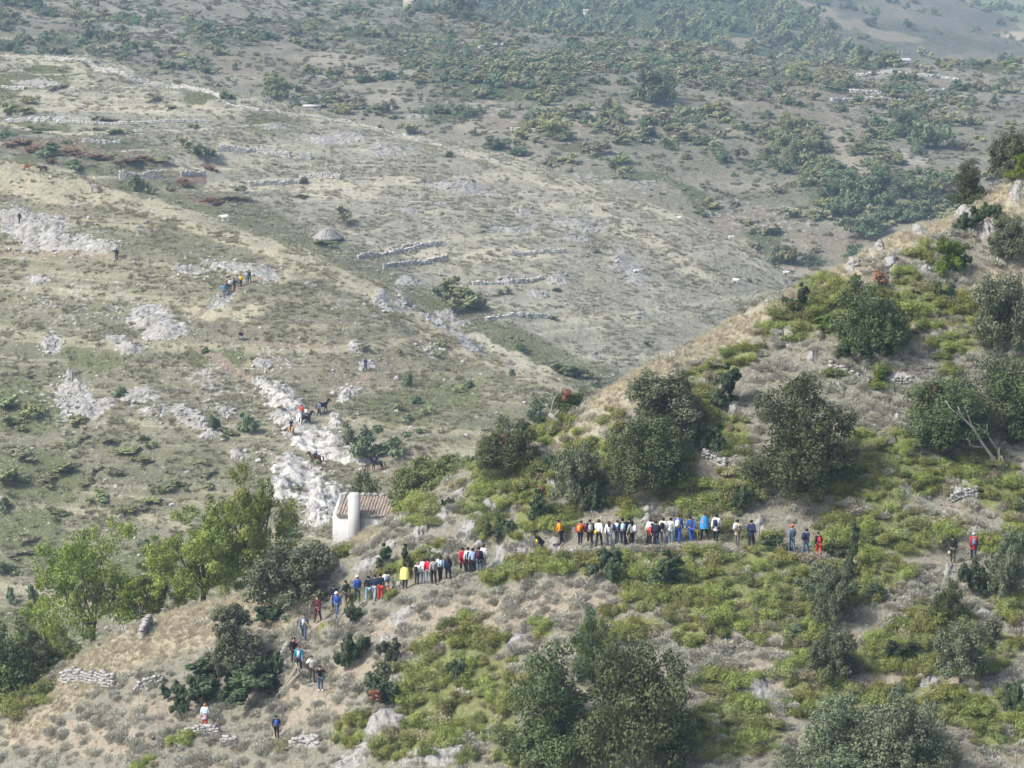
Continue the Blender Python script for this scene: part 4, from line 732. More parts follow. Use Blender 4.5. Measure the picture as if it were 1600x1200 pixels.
# bushes of the terraced hill
mb = [(720, 483, 60, 52, 'green'), (700, 470, 40, 40, 'dark'), (738, 488, 40, 30, 'green'), (785, 462, 28, 18, 'brown'), (535, 352, 36, 36, 'brown'), (308, 250, 42, 32, 'dark'), (285, 232, 20, 24, 'brown'), (330, 245, 24, 14, 'brown'), (220, 302, 36, 34, 'green'), (120, 268, 40, 24, 'dark'), (85, 245, 60, 34, 'dark'), (15, 178, 30, 20, 'yellow'), (40, 178, 36, 14, 'yellow'), (45, 162, 30, 16, 'yellow'), (240, 160, 26, 16, 'brown'),
      (700, 246, 14, 12, 'dark'), (860, 262, 26, 18, 'brown'), (473, 288, 14, 12, 'dark'), (375, 300, 24, 14, 'green'), (470, 310, 22, 10, 'green'), (510, 385, 40, 14, 'green'), (808, 552, 26, 30, 'dark'), (900, 590, 50, 26, 'green'), (880, 585, 40, 24, 'green'), (935, 612, 30, 20, 'dark'), (865, 500, 20, 10, 'brown'), (868, 455, 16, 8, 'dark'), (455, 172, 14, 12, 'brown'), (550, 180, 12, 8, 'brown'), (1085, 445, 12, 8, 'brown'), (1010, 540, 14, 10, 'brown'),
      (185, 210, 40, 14, 'green'), (60, 205, 40, 12, 'green'), (10, 215, 30, 18, 'dark'), (150, 205, 30, 10, 'brown'), (300, 200, 24, 10, 'brown'), (90, 140, 40, 10, 'brown'), (160, 190, 40, 8, 'brown'), (270, 170, 24, 8, 'brown'), (355, 155, 20, 14, 'dark'), (1170, 440, 10, 8, 'dark'), (690, 335, 10, 6, 'brown'), (945, 330, 10, 6, 'brown'), (930, 395, 12, 8, 'brown'),
      (60, 238, 60, 14, 'russet'), (150, 250, 56, 12, 'russet'), (30, 228, 50, 12, 'russet'), (200, 258, 46, 10, 'russet'), (110, 240, 50, 10, 'russet'), (285, 290, 30, 12, 'russet'), (330, 318, 40, 10, 'russet'), (330, 268, 20, 10, 'russet'), (365, 312, 40, 8, 'green'), (250, 255, 30, 8, 'yellow'), (180, 245, 30, 8, 'yellow'), (225, 250, 30, 8, 'russet'), (80, 255, 30, 10, 'russet'), (270, 300, 20, 8, 'russet')]
for u, vb, w, h, kd in mb:
    me = FARM[kd][int(w > 24)]; place_bush(MID, u, vb, w, h, 0, 'terrace_bush', {'green': 'olive green', 'dark': 'dark green', 'yellow': 'yellow-green', 'brown': 'greyish brown', 'russet': 'rust-red'}[kd] + ' bush ' + near_what(u, vb, True), 'bushes of the terraced hill', None, (me, 2.0, (1.4, 1.9)[int(w > 24)]))
# far hillside: single trees first
ft = [(1025, 162, 72, 60, 'dark', 'huge round dark tree standing alone on the far hillside'), (775, 235, 40, 26, 'dark', 'round tree just behind the crest of the terraced hill'), (720, 30, 58, 44, 'dark', 'big dark tree at the top edge beside the stone building'), (1415, 215, 50, 50, 'dark', 'left of two big dark trees on the far hillside at the right'), (1450, 232, 60, 50, 'dark', 'right of two big dark trees on the far hillside at the right'),
      (435, 155, 46, 40, 'green', 'rounded green tree behind the crest above the white hut'), (870, 220, 60, 42, 'yellow', 'pale green tree behind the crest right of the round tree'), (960, 192, 40, 34, 'green', 'green tree left below the huge round tree'), (1240, 40, 22, 18, 'dark', 'small dark tree on the distant slope'), (1360, 42, 22, 18, 'dark', 'dark round tree on the pale field slope'), (1345, 95, 34, 34, 'dark', 'dark tree left of the white farm building'), (1390, 105, 44, 30, 'green', 'green tree beside the white farm building'),
      (1245, 120, 44, 30, 'yellow', 'yellow-green tree in the scrub above the valley'), (1290, 128, 40, 28, 'yellow', 'second yellow-green tree in the scrub above the valley'), (1170, 75, 30, 22, 'green', 'green tree at the head of the pale strip'), (35, 12, 60, 34, 'dark', 'dark tree cut by the top left corner'), (15, 82, 34, 24, 'dark', 'dark tree at the left edge above the crest wall')]
for u, vb, w, h, kd, lab in ft:
    t = FTREE[kd][RNG.integers(2)]; place_tree(FAR if vb > 44 or u < 900 else HILL, u, vb, w, h, (t[0], t[1], 2.0, t[2]), 'far_tree', lab, 'trees of the far hillside')
grove = [(1345, 330, 60, 60), (1370, 300, 54, 46), (1320, 300, 50, 40), (1390, 345, 50, 50), (1350, 372, 70, 44), (1440, 320, 60, 50), (1460, 300, 40, 40), (1410, 310, 40, 40), (1310, 340, 40, 36), (1300, 310, 40, 34), (1430, 345, 50, 36), (1265, 415, 36, 22), (1270, 345, 24, 20), (1375, 270, 44, 24), (1370, 245, 60, 26), (1340, 240, 44, 24), (1400, 258, 40, 22),
         (1220, 240, 44, 40), (1250, 260, 50, 50), (1275, 240, 44, 44), (1240, 215, 44, 36), (1265, 215, 48, 34), (1225, 200, 36, 28), (1200, 215, 34, 26), (1290, 275, 36, 36), (1255, 290, 34, 26), (1200, 250, 30, 24)]
for i, (u, vb, w, h) in enumerate(grove):
    t = FTREE['dark' if i < 12 else 'green'][i % 2]; place_tree(FAR, u, vb, w, h, (t[0], t[1], 2.0, t[2]), 'grove_tree', ('dark grove tree ' if i < 12 else 'green tree ') + near_what(u, vb - h / 2, True), 'trees of the valley grove')
# far shrubs: the largest 260 singly, the rest as cover
c = sample(FAR, 90000, 40, 560); u, v = c[3], c[4]
dn = np.maximum(ellmask(DENSEF, u, v, 16, 36, .6), .9 * sstep(.44, .60, fbm(c[0] / 22, c[1] / 22, 81, 4))); dn = (.06 + .80 * dn * sstep(.44, .60, fbm(c[0] / 24, c[1] / 10, 87, 3))) * (1 - .92 * ellmask(BAREF, u, v, 14, 35, .5))
c = keep(c, RNG.random(len(u)) < dn * .62); n = len(c[0]); sz = RNG.uniform(.3, 1.0, n) ** 2.0 * 2.8; kind = np.array(['green', 'yellow', 'brown', 'dark', 'brown'])[(fbm(c[0] / 14, c[1] / 14, 83, 2) * 5.9 + RNG.normal(0, .75, n)).astype(int) % 5]
hid = np.zeros(n, bool)
for X in (MID, NEAR):
    for t in np.linspace(.3, .97, 60):
        xx, yy = c[0] * t, c[1] * t; zz2 = CAM_Z + (c[2] + sz - CAM_Z) * t; ins = (xx > X.x[0]) & (xx < X.x[-1]) & (yy > X.y[0]) & (yy < X.y[-1]); hid |= ins & (X.z(xx, yy) > zz2)
vis = ~hid & (c[3] > 4) & (c[3] < 1596) & (c[4] > 4); order = np.argsort(-(sz / c[1] * 1000 + vis * 50)); FS = {}
for i in order[:260]:
    kd = kind[i]; s = sz[i]; o = link('far_shrub', FARM[kd][RNG.integers(2)], None, (c[0][i], c[1][i], c[2][i] - .1), (0, 0, RNG.uniform(0, 6.28)), (s, s, s * RNG.uniform(.5, .85))); FS.setdefault(kd, o)
    tag(o, {'green': 'olive green', 'dark': 'dark green', 'yellow': 'yellow-green', 'brown': 'brownish'}[kd] + (' large' if s > 1.6 else '') + ' far shrub ' + near_what(c[3][i], c[4][i], True), 'shrub', 'scrub of the far hillside')
r_ = order[260:]; r_ = r_[~hid[r_]]
for kd in FS:
    i = r_[kind[r_] == kd]; scatter_stuff('far_scrub', [FS[kd]], np.stack([c[0][i], c[1][i], c[2][i] - .1], 1), sz[i], {'green': 'olive green', 'dark': 'dark green', 'yellow': 'yellow-green', 'brown': 'brownish'}[kd] + ' scrub spread over the far hillside', 'scrub', .68)
# distant hill: woodland that reads as one mass, and the tree lines of the plain
c = sample(HILL, 26000, 30, 120); u, v = c[3], c[4]; dn = np.clip(sstep(1420, 1150, u) + .05, 0, 1) * (.25 + .75 * sstep(.4, .55, fbm(c[0] / 50, c[1] / 50, 91, 3))) * (1 - .9 * ellmask([(1290, 25, 60, 12, -20), (1390, 50, 60, 10, -15), (1180, 62, 60, 7)], u, v, 14, 43))
c = keep(c, RNG.random(len(u)) < dn * .42)
for kd, a, b in (('green', 0, .5), ('dark', .5, .8), ('yellow', .8, 1)):
    i = np.arange(len(c[0])); i = i[(i % 100 / 100 >= a) & (i % 100 / 100 < b)]; scatter_stuff('distant_wood', [FS[kd]], np.stack([c[0][i], c[1][i], c[2][i] - .2], 1), RNG.uniform(1.6, 4.2, len(i)), {'green': 'green', 'dark': 'dark green', 'yellow': 'pale green'}[kd] + ' woodland covering the distant hillside at the top', 'woodland')
def on_plain(u, v):
    a = point(u, v, 1.0); d = (PLAIN_Z - CAM_Z) / (a[2] - CAM_Z)
    for _ in range(4): d = (float(plain_h(a[0] * d, d)) - CAM_Z) / (a[2] - CAM_Z)
    return np.array((a[0] * d, d, float(plain_h(a[0] * d, d))))
k_ = 0
for line in [[(1460, 58), (1600, 66)], [(1470, 45), (1520, 35)], [(1500, 30), (1600, 36)], [(1440, 20), (1480, 30)], [(1520, 12), (1600, 18)], [(1560, 80), (1600, 88)], [(1420, 8), (1500, 5)], [(1450, 75), (1540, 84)]]:
    for t in np.linspace(0, 1, 9):
        u = line[0][0] + t * (line[1][0] - line[0][0]) + RNG.normal(0, 4); v = line[0][1] + t * (line[1][1] - line[0][1]) + RNG.normal(0, 1.2); p = on_plain(u, v); s = RNG.uniform(2.0, 4.2); kd = ['dark', 'green'][k_ % 2]; tt = FTREE[kd][k_ % 2]; k_ += 1
        e = link('hedgerow_tree', None, None, tuple(p), (0, 0, RNG.uniform(0, 6)), (s, s, s * .8)); tag(e, 'small ' + ('dark ' if kd == 'dark' else 'green ') + 'hedgerow tree on the plain, ' + near_what(u, v, True), 'tree', 'hedgerow trees of the plain'); link('trunk', tt[1], e); link('crown', tt[0], e)
#@@ROCKS
# ------------------------------------------------------------------ rock outcrops, boulders, dry stone walls
def outcrop(land, e, h, mat, label, group, nx=30, ny=22, seed=0, name='rock_outcrop', freq=1.0):
    cx, cy, rx, ry = e[:4]; a = math.radians(e[4]) if len(e) > 4 else 0.0
    c = land.hit(cx, cy); ax = land.hit(cx + rx * math.cos(a), cy - rx * math.sin(a)) - c; k = c[1] / F_PX
    ax = np.clip(ax[:2], -rx * k * 2.2, rx * k * 2.2); n2 = np.array((-ax[1], ax[0])) / (np.linalg.norm(ax) + 1e-6)
    bl = min(max(ry * k * 1.9, .25), 6.0); ay = n2 * bl
    S, T = np.meshgrid(np.linspace(-1.25, 1.25, nx), np.linspace(-1.25, 1.25, ny))
    X = c[0] + S * ax[0] + T * ay[0]; Y = c[1] + S * ax[1] + T * ay[1]
    f = freq / max(.5, min(np.linalg.norm(ax), bl))
    r = np.hypot(S, T) + (fbm(X * f * 1.6, Y * f * 1.6, 100 + seed, 3) - .5) * 1.1
    m = 1 - sstep(.25, 1.0, r); rg = ridged(X * f * 1.5, Y * f * 1.5, 200 + seed, 4)
    steps = np.floor(fbm(X * f * 2.2, Y * f * 2.2, 300 + seed, 2) * 6) / 6
    pit = vnoise(X * f * 5, Y * f * 5, 400 + seed)
    off = h * (m * (.15 + .75 * rg * rg + .7 * steps + .25 * pit) - .30) - .25 * (r > 1.05) - h * .5 * (pit > .82)
    off = off + RNG.normal(0, .07 * h, off.shape)
    Z = land.z(X, Y) + off
    I = np.arange(nx * ny).reshape(ny, nx); Fq = np.stack([I[:-1, :-1].ravel(), I[:-1, 1:].ravel(), I[1:, 1:].ravel(), I[1:, :-1].ravel()], 1)
    V = np.stack([X - c[0], Y - c[1], Z - c[2]], -1).reshape(-1, 3); kf = (off.ravel()[Fq] > -.25 * h - .02).any(1); Fq = Fq[kf]
    used = np.unique(Fq); mp = np.zeros(len(V), int); mp[used] = np.arange(len(used))
    if len(used) < 8: return None
    me = mk_mesh(name, V[used], mp[Fq], mat, {'tint': (np.clip(.5 - rg, 0, 1) * .8).ravel()[used]})
    return tag(link(name, me, None, tuple(c)), label, 'rock', group)
for i, e in enumerate(ROCKN):
    k = NEAR.hit(e[0], e[1])[1] / F_PX; big = e[2] * e[3]
    outcrop(NEAR, e, np.clip(min(e[2], e[3]) * k * .8, .25, .9), M_ROCK, ('long pale' if e[2] > 2.2 * e[3] else 'large pale' if big > 400 else 'small pale') + ' limestone outcrop ' + near_what(e[0], e[1]), 'limestone outcrops of the near slope', 34, 24, i)
for i, e in enumerate(ROCKL):
    if not (395 < e[0] < 570 and e[1] > 590): e = (e[0], e[1], e[2] * .8, e[3] * .75, *e[4:])
    outcrop(LEFT, e, np.clip(min(e[2], e[3]) * .032, .35, 1.1), M_ROCKW if 395 < e[0] < 570 and e[1] > 590 else M_ROCKG, ('long white' if e[2] > 2.2 * e[3] else 'large white' if e[2] * e[3] > 400 else 'small white') + ' left-hill outcrop ' + near_what(e[0], e[1], True), 'white limestone outcrops of the left hill', 46, 34, 80 + i, freq=1.8)
for i, e in enumerate(ROCKM):
    outcrop(MID, e, .5, M_ROCK, 'grey rock band ' + near_what(e[0], e[1], True), 'rock bands of the terraced hill', 44, 20, 160 + i, freq=2.6)
def boulder_mesh(seed):
    b = bmesh.new(); bmesh.ops.create_icosphere(b, subdivisions=2, radius=.5); rs = np.random.default_rng(seed)
    pl = [(Vector(rs.normal(size=3)).normalized(), rs.uniform(.26, .42)) for _ in range(9)]
    for v in b.verts:
        for n, d in pl:
            q = v.co.dot(n)
            if q > d: v.co -= n * (q - d)
        v.co *= 1 + rs.normal(0, .03); v.co.z *= .75
    me = bpy.data.meshes.new('boulder'); b.to_mesh(me); b.free(); return me
BOULD = [boulder_mesh(i) for i in range(5)]; BW = [b.copy() for b in BOULD]
for b in BOULD: b.materials.append(M_ROCK)
for b in BW: b.materials.append(M_ROCKW)
def boulder(land, u, v, s, i, white, lab, grp):
    p = land.hit(u, v); o = link('boulder', (BW if white else BOULD)[i % 5], None, (p[0], p[1], p[2] + s * .12), (RNG.normal(0, .3), RNG.normal(0, .3), RNG.uniform(0, 6)), (s * RNG.uniform(.8, 1.3), s * RNG.uniform(.7, 1.1), s * RNG.uniform(.6, 1.0))); return tag(o, lab, 'boulder', grp)
for i, (u, v, s) in enumerate([(918, 857, .5), (935, 859, .55), (990, 862, .5), (1163, 725, .7), (1213, 520, 1.1), (1232, 524, 1.2), (1222, 530, .9), (868, 848, .7), (1045, 640, .4), (940, 675, .5), (962, 680, .5), (640, 952, .5), (722, 845, .6), (700, 845, .7), (688, 866, .9), (675, 872, .8), (1350, 470, .4), (1290, 640, .5), (1335, 700, .4), (1385, 690, .4), (1438, 1010, .4), (1560, 965, .5), (250, 1072, .4), (230, 1078, .5), (120, 1075, .5), (160, 1070, .6), (1190, 1080, .5), (1170, 1070, .5), (830, 1120, .4), (1000, 690, .6), (1060, 720, .7), (1145, 860, .4), (1072, 884, .6), (860, 735, .5), (345, 1005, .4), (420, 1010, .35), (407, 1015, .3), (380, 1013, .3), (1498, 770, .5), (1520, 775, .5), (1510, 762, .5), (1436, 362, .6), (1330, 405, .6), (1340, 415, .6), (1395, 405, .6), (1390, 416, .6), (1445, 412, .6), (1450, 422, .6), (350, 1165, .4), (600, 880, .5), (575, 893, .5)]):
    boulder(NEAR, u, v, s, i, False, 'pale limestone boulder ' + near_what(u, v), 'boulders of the near slope')
for i in range(110):
    e = ROCKL[RNG.integers(len(ROCKL))]; u, v = e[0] + RNG.normal(0, e[2] * .8), e[1] + RNG.normal(0, e[3] * .9)
    if 0 < u < 900: boulder(LEFT, u, v, RNG.uniform(.4, .95), i, True, 'white left-hill boulder ' + near_what(u, v, True), 'boulders of the left hill')
for i in range(70):
    e = ROCKM[RNG.integers(len(ROCKM))]; u, v = e[0] + RNG.normal(0, e[2] * .9), e[1] + RNG.normal(0, e[3] * 1.0)
    boulder(MID, u, v, RNG.uniform(.5, 1.3), i, False, 'grey terraced-hill boulder ' + near_what(u, v, True), 'boulders of the terraced hill')
bo = [o for o in bpy.data.objects if o.name.startswith('boulder')]
sN = [o for o in bo if o.data in BOULD][:4]; sW = [o for o in bo if o.data in BW][:4]
c = sample(NEAR, 60000); dn = .06 + .5 * ellmask(SOIL, c[3], c[4], 12, 8) + .5 * ellmask([(e[0], e[1] + 6, e[2] * 1.5, e[3] * 1.7, *(e[4:])) for e in ROCKN], c[3], c[4], 8, 5, .6); c = keep(c, RNG.random(len(c[0])) < dn * .55)
scatter_stuff('loose_stones', sN, np.stack([c[0], c[1], c[2]], 1), RNG.uniform(.08, .34, len(c[0])) ** 1.2, 'small loose stones strewn over the near slope', 'stones')
c = sample(LEFT, 40000); dn = .10 + .8 * ellmask([(e[0], e[1], e[2] * 1.6, e[3] * 1.8, *(e[4:])) for e in ROCKL], c[3], c[4], 8, 15, .6); c = keep(c, RNG.random(len(c[0])) < dn * .4)
scatter_stuff('white_stones', sW, np.stack([c[0], c[1], c[2]], 1), RNG.uniform(.15, .8, len(c[0])), 'small white stones strewn over the left hill', 'stones')
c = sample(MID, 40000); dn = .05 + .4 * sstep(300, 560, c[3]) * sstep(.46, .6, fbm(c[0] / 30, c[1] / 30, 27, 3)) + .6 * ellmask(ROCKM, c[3], c[4], 9, 25, .6); c = keep(c, RNG.random(len(c[0])) < dn * .30)
scatter_stuff('terrace_stones', sN, np.stack([c[0], c[1], c[2]], 1), RNG.uniform(.2, .8, len(c[0])), 'pale stones strewn over the terraced hill', 'stones')

def stone_wall(land, px, hm, st, label, group, lean=.1, ragged=.25, mat=M_WALL, name='dry_stone_wall'):
    P = []
    for (u0, v0), (u1, v1) in zip(px[:-1], px[1:]):
        a, b = land.hit(u0, v0), land.hit(u1, v1); n = max(2, int(np.linalg.norm((b - a)[:2]) / (st * .8)))
        for t in np.linspace(0, 1, n, endpoint=False): q = a + (b - a) * t; P.append((q[0], q[1]))
    P = np.array(P); z = land.z(P[:, 0], P[:, 1]); c = np.array((P[:, 0].mean(), P[:, 1].mean(), z.min())); mb_ = MB(); rows = max(2, int(hm / (st * .55)))
    top = 1 - ragged * fbm(np.arange(len(P)) / 5.0, np.zeros(len(P)), int(px[0][0]), 2) * 2
    for i in range(len(P)):
        d = P[min(i + 1, len(P) - 1)] - P[max(i - 1, 0)]; ang = math.atan2(d[1], d[0])
        for j in range(rows):
            if j > rows * top[i] + RNG.uniform(-.6, .6): continue
            q = np.array((P[i, 0], P[i, 1], z[i] - .1 + (j + .5) * hm / rows)) - c; q[1] += lean * j * hm / rows
            mb_.box(q + RNG.normal(0, st * .07, 3), (st * RNG.uniform(.7, 1.25), st * RNG.uniform(.8, 1.3), hm / rows * RNG.uniform(.75, 1.15)), rotz(ang + RNG.normal(0, .15)), .28, RNG.random() * .8)
    e = link(name, None, None, tuple(c)); tag(e, label, 'wall', group, 'thing'); s = link('stones', mb_.mesh('stones', mat), e); s['kind'] = 'stuff'; return e
for px, hm, st, lab in [([(98, 1068), (140, 1066), (180, 1072)], 1.1, .30, 'dry stone wall holding up the straw-coloured knoll'), ([(212, 1082), (258, 1066)], .7, .26, 'short tumbled dry stone wall right of the knoll wall'), ([(286, 1150), (320, 1147), (345, 1150)], .75, .26, 'dry stone wall under the person in red trousers'), ([(347, 1162), (372, 1160)], .6, .26, 'short dry stone wall right of the red trousers'),
                        ([(1100, 716), (1118, 722), (1136, 733)], .75, .28, 'dry stone wall beside the scree chute above the poncho'), ([(1380, 604), (1428, 600)], .7, .28, 'low dry stone wall in the grey scrub left of the rusty oak'), ([(1300, 572), (1345, 594)], .5, .26, 'low dry stone wall below the oak with withered top'), ([(456, 1165), (502, 1160)], .6, .28, 'tumbled dry stone wall below the fence poles'), ([(440, 1030), (452, 1005)], .5, .24, 'short line of wall stones left of the trail'), ([(1488, 782), (1530, 776)], .7, .28, 'heap-like dry stone wall below the bare dead tree'),
                        ([(390, 1008), (425, 1003)], .4, .24, 'low line of wall stones beside the conical oak'), ([(222, 1000), (236, 976)], 1.0, .3, 'short wall end of stacked stones behind the knoll')]:
    stone_wall(NEAR, px, hm, st, lab, 'dry stone walls of the near slope')
for px, hm, lab in [([(340, 237), (400, 238), (455, 246)], 1.3, 'long dry stone terrace wall below the crest of the terraced hill'), ([(470, 247), (488, 249)], 1.3, 'short wall piece right of the long terrace wall'), ([(188, 280), (256, 278)], 1.7, 'tall pale terrace wall left of the olive bush'), ([(284, 276), (322, 275)], 1.4, 'pale terrace wall right of the olive bush'), ([(470, 279), (533, 280)], 1.2, 'straight pale terrace wall standing alone'), ([(390, 290), (430, 288), (470, 286)], .9, 'low terrace wall left of the straight pale one'),
                    ([(560, 404), (620, 396), (690, 384)], 1.0, 'grey terrace wall slanting above the dark round bush'), ([(600, 420), (660, 414), (700, 405)], 1.0, 'lower grey terrace wall above the dark round bush'), ([(800, 398), (850, 396), (885, 394)], 1.0, 'terrace wall on the bare shoulder of the terraced hill'), ([(740, 446), (800, 442), (850, 436)], .8, 'low wall right of the dark round bush'), ([(760, 503), (860, 497)], .9, 'lowest grey terrace wall on the terraced hill'), ([(72, 92), (110, 96), (150, 107), (200, 122), (270, 138), (345, 155)], 1.0, 'long pale wall along the crest of the terraced hill'),
                    ([(10, 190), (80, 188)], .9, 'terrace wall at the left edge above the russet bracken'), ([(90, 192), (200, 194), (330, 192)], .6, 'long broken terrace wall under the yellow bushes'), ([(130, 222), (190, 224)], .8, 'terrace wall just above the russet bracken'), ([(4, 138), (40, 140)], .8, 'short terrace wall at the left edge below the crest'), ([(350, 160), (420, 175), (520, 190), (640, 212)], .5, 'low wall running along the crest by the white hut'), ([(640, 215), (720, 238), (800, 258)], .4, 'low wall along the crest towards the round tree'), ([(640, 318), (700, 320)], .5, 'faint low wall in the stony pasture'), ([(630, 386), (690, 380)], .6, 'upper faint wall above the slanting terrace wall')]:
    stone_wall(MID, px, hm, .42, lab, 'terrace walls of the terraced hill', mat=M_WALLP)
for px, hm, lab in [([(1300, 158), (1360, 156), (1440, 160)], 1.0, 'terrace wall below the white farm building'), ([(1340, 118), (1420, 116), (1500, 126)], .9, 'long field wall left of the hedge on the far hillside'), ([(800, 204), (850, 206)], .9, 'pale wall behind the round tree on the far hillside'), ([(1010, 222), (1060, 224)], .9, 'pale wall below the huge round tree'), ([(1330, 145), (1380, 148)], 1.2, 'pale wall on the far hillside right of the yellow-green trees'), ([(1420, 145), (1480, 142)], .9, 'pale wall left of the hedges at the far right'), ([(750, 76), (800, 72)], 1.0, 'pale broken wall under the distant wood')]:
    stone_wall(FAR, px, hm, .8, lab, 'field walls of the far hillside', mat=M_WALLP)

# stone hut mound on the terraced hill
p = MID.hit(512, 372); b = MB()
for j in range(9):
    R = 2.5 * (1 - j / 9.5); n = max(4, int(R * 13))
    for i in range(n):
        a = 2 * math.pi * (i + .5 * (j % 2)) / n; b.box((R * math.cos(a), R * math.sin(a), .12 + j * .19), (.5, .42, .28), rotz(a + math.pi / 2 + RNG.normal(0, .1)), .25, RNG.random() * .8)
e = link('stone_mound', None, None, tuple(p)); tag(e, 'low conical dry stone mound on the terraced hill', 'stone mound'); s = link('stones', b.mesh('stones', M_WALL), e); s['kind'] = 'stuff'

# ------------------------------------------------------------------ buildings
D_H = 212.0; KH = D_H / F_PX
hp = point(520, 846, D_H); gz = float(NEAR.z(np.array([hp[0] + 3]), np.array([hp[1] + 1]))[0]); base = np.array((hp[0], hp[1], min(hp[2], gz) - .4)); EA = point(520, 806, D_H)[2] - base[2]
hs = link('ruined_house', None, None, tuple(base), (0, 0, math.radians(-6))); tag(hs, 'low whitewashed ruined house with a tiled roof behind the ridge', 'house')
W_, R_, RI = 6.6, 3.4, .75
b = MB(); b.box((W_ / 2, .15, EA / 2), (W_, .3, EA)); link('wall', b.mesh('wall', M_WHITE), hs)
b = MB(); b.add([(0, .302, 0), (.3, .302, 0), (.3, R_, 0), (0, R_, 0), (0, .302, EA + .12), (.3, .302, EA + .12), (.3, R_, EA + RI + .16), (0, R_, EA + RI + .16)], [(0, 1, 2, 3)[::-1], (4, 5, 6, 7), (0, 1, 5, 4), (1, 2, 6, 5), (2, 3, 7, 6), (3, 0, 4, 7)]); link('gable_wall', b.mesh('gable_wall', M_WHITE), hs)
b = MB(); b.box((W_ / 2, R_ + .152, (EA + RI) / 2 + .08), (W_, .3, EA + RI + .16)); link('back_wall', b.mesh('back_wall', M_WHITE), hs)
rf = b = MB(); b.add([(.302, -.12, EA), (W_, -.12, EA), (W_, R_, EA + RI - .03), (.302, R_, EA + RI - .03), (.302, -.12, EA + .05), (W_, -.12, EA + .05), (W_, R_, EA + RI + .02), (.302, R_, EA + RI + .02)], [(0, 3, 2, 1), (4, 5, 6, 7), (0, 1, 5, 4), (1, 2, 6, 5), (2, 3, 7, 6), (3, 0, 4, 7)]); rfo = link('roof', b.mesh('roof', M_BUILD), hs)
b = MB()
for r in range(10):
    for cidx in range(27):
        x = .42 + cidx * .23 + RNG.normal(0, .012); y0 = -.16 + r * .35 + RNG.normal(0, .02); y1 = y0 + .42; sl = RI / R_; za, zb = EA + .055 + (y0 + .12) * sl + .03 + RNG.normal(0, .008), EA + .055 + (y1 + .12) * sl + .012
        an = np.linspace(0, math.pi, 5); r0, r1 = .115, .095
        V = [(x + r0 * math.cos(q), y0, za + r0 * .8 * math.sin(q)) for q in an] + [(x + r1 * math.cos(q), y1, zb + r1 * .8 * math.sin(q)) for q in an] + [(x + (r0 - .025) * math.cos(q), y0, za + (r0 - .025) * .8 * math.sin(q)) for q in an]
        b.add(V, [(k, k + 1, k + 6, k + 5) for k in range(4)] + [(k, k + 10, k + 11, k + 1) for k in range(4)], RNG.random())
m_t = b.mesh('tiles', M_TILE); t = link('tiles', m_t, rfo); t['kind'] = 'stuff'
b = MB()
for i in range(14): b.box((.5 + i * .45 + RNG.normal(0, .05), R_ - .02 + RNG.normal(0, .05), EA + RI + .22), (.3, .26, .16), None, .3, RNG.random())
t = link('ridge_stones', b.mesh('ridge_stones', M_WALL), rfo); t['kind'] = 'stuff'
cx = (556 - 520) * KH; ct = point(556, 772, D_H)[2] - base[2]; b = MB(); b.box((cx, -.25, ct / 2), (.82, .8, ct)); ch = link('chimney', b.mesh('chimney', M_WHITE), hs)
b = MB(); b.add([(cx + sx * w_, -.25 + sy * w_, ct + z_) for w_, z_ in ((.40, .002), (.37, .10), (.26, .19)) for sx, sy in ((-1, -1), (1, -1), (1, 1), (-1, 1))], [(i * 4 + k, i * 4 + (k + 1) % 4, i * 4 + 4 + (k + 1) % 4, i * 4 + 4 + k) for i in range(2) for k in range(4)] + [(8, 9, 10, 11)]); link('chimney_cap', b.mesh('chimney_cap', M_WHITE), ch)
def small_house(land, u, v, wpx, hpx, dep, name, label, gable=True, mat=M_WHITE, openings=(), p=None, roofm=M_TILE):
    p = land.hit(u, v) if p is None else p; k = p[1] / F_PX; w, h = wpx * k, hpx * k; e = link(name, None, None, tuple(p - np.array((0, 0, .4)))); tag(e, label, 'building')
    h += .4; b = MB(); b.box((0, dep / 2, h / 2), (w, dep, h)); link('wall', b.mesh('wall', mat), e); b = MB()
    if gable: b.add([(-w / 2 - .2, -.2, h), (w / 2 + .2, -.2, h), (w / 2 + .2, dep + .2, h), (-w / 2 - .2, dep + .2, h), (-w / 2 - .2, dep / 2, h + w * .25), (w / 2 + .2, dep / 2, h + w * .25)], [(0, 1, 5, 4), (2, 3, 4, 5), (0, 3, 2, 1)]); b.add([(-w / 2 - .2, -.2, h), (-w / 2 - .2, dep / 2, h + w * .25), (-w / 2 - .2, dep + .2, h), (w / 2 + .2, -.2, h), (w / 2 + .2, dep + .2, h), (w / 2 + .2, dep / 2, h + w * .25)], [(0, 1, 2), (3, 4, 5)])
    else: b.box((0, dep / 2, h + .11), (w + .3, dep + .3, .2))
    link('roof', b.mesh('roof', roofm), e)
    for nm, ox, oz, ow, oh in openings:
        b = MB(); b.box((ox * w, -.03, oz * h), (ow * w, .1, oh * h), None, 0, .9); link(nm, b.mesh(nm, cloth((.035, .033, .03))), e)
    return e
small_house(FAR, 645, 16, 30, 26, 7, 'stone_building', 'old pale stone building cut by the top edge beside the dark tree', True, M_BUILD, (('window', .12, .62, .12, .14), ('doorway', -.2, .2, .16, .4)))
small_house(MID, 487, 167, 26, 5, 3.0, 'white_hut', 'small flat-roofed white hut on the crest of the terraced hill', False, M_WHITE, (('doorway', .2, .5, .12, .7),), None, M_WHITE)
small_house(FAR, 1416, 92, 14, 6, 6, 'farm_building', 'small white farm building among trees at the upper right', True, M_WHITE, (('doorway', .1, .35, .2, .6),), None, M_WHITE)
small_house(HILL, 915, 26, 7, 9, 5, 'white_hut', 'tiny white hut in the distant wood at the top', True, M_WHITE, (('doorway', 0, .3, .3, .5),), None, M_WHITE)
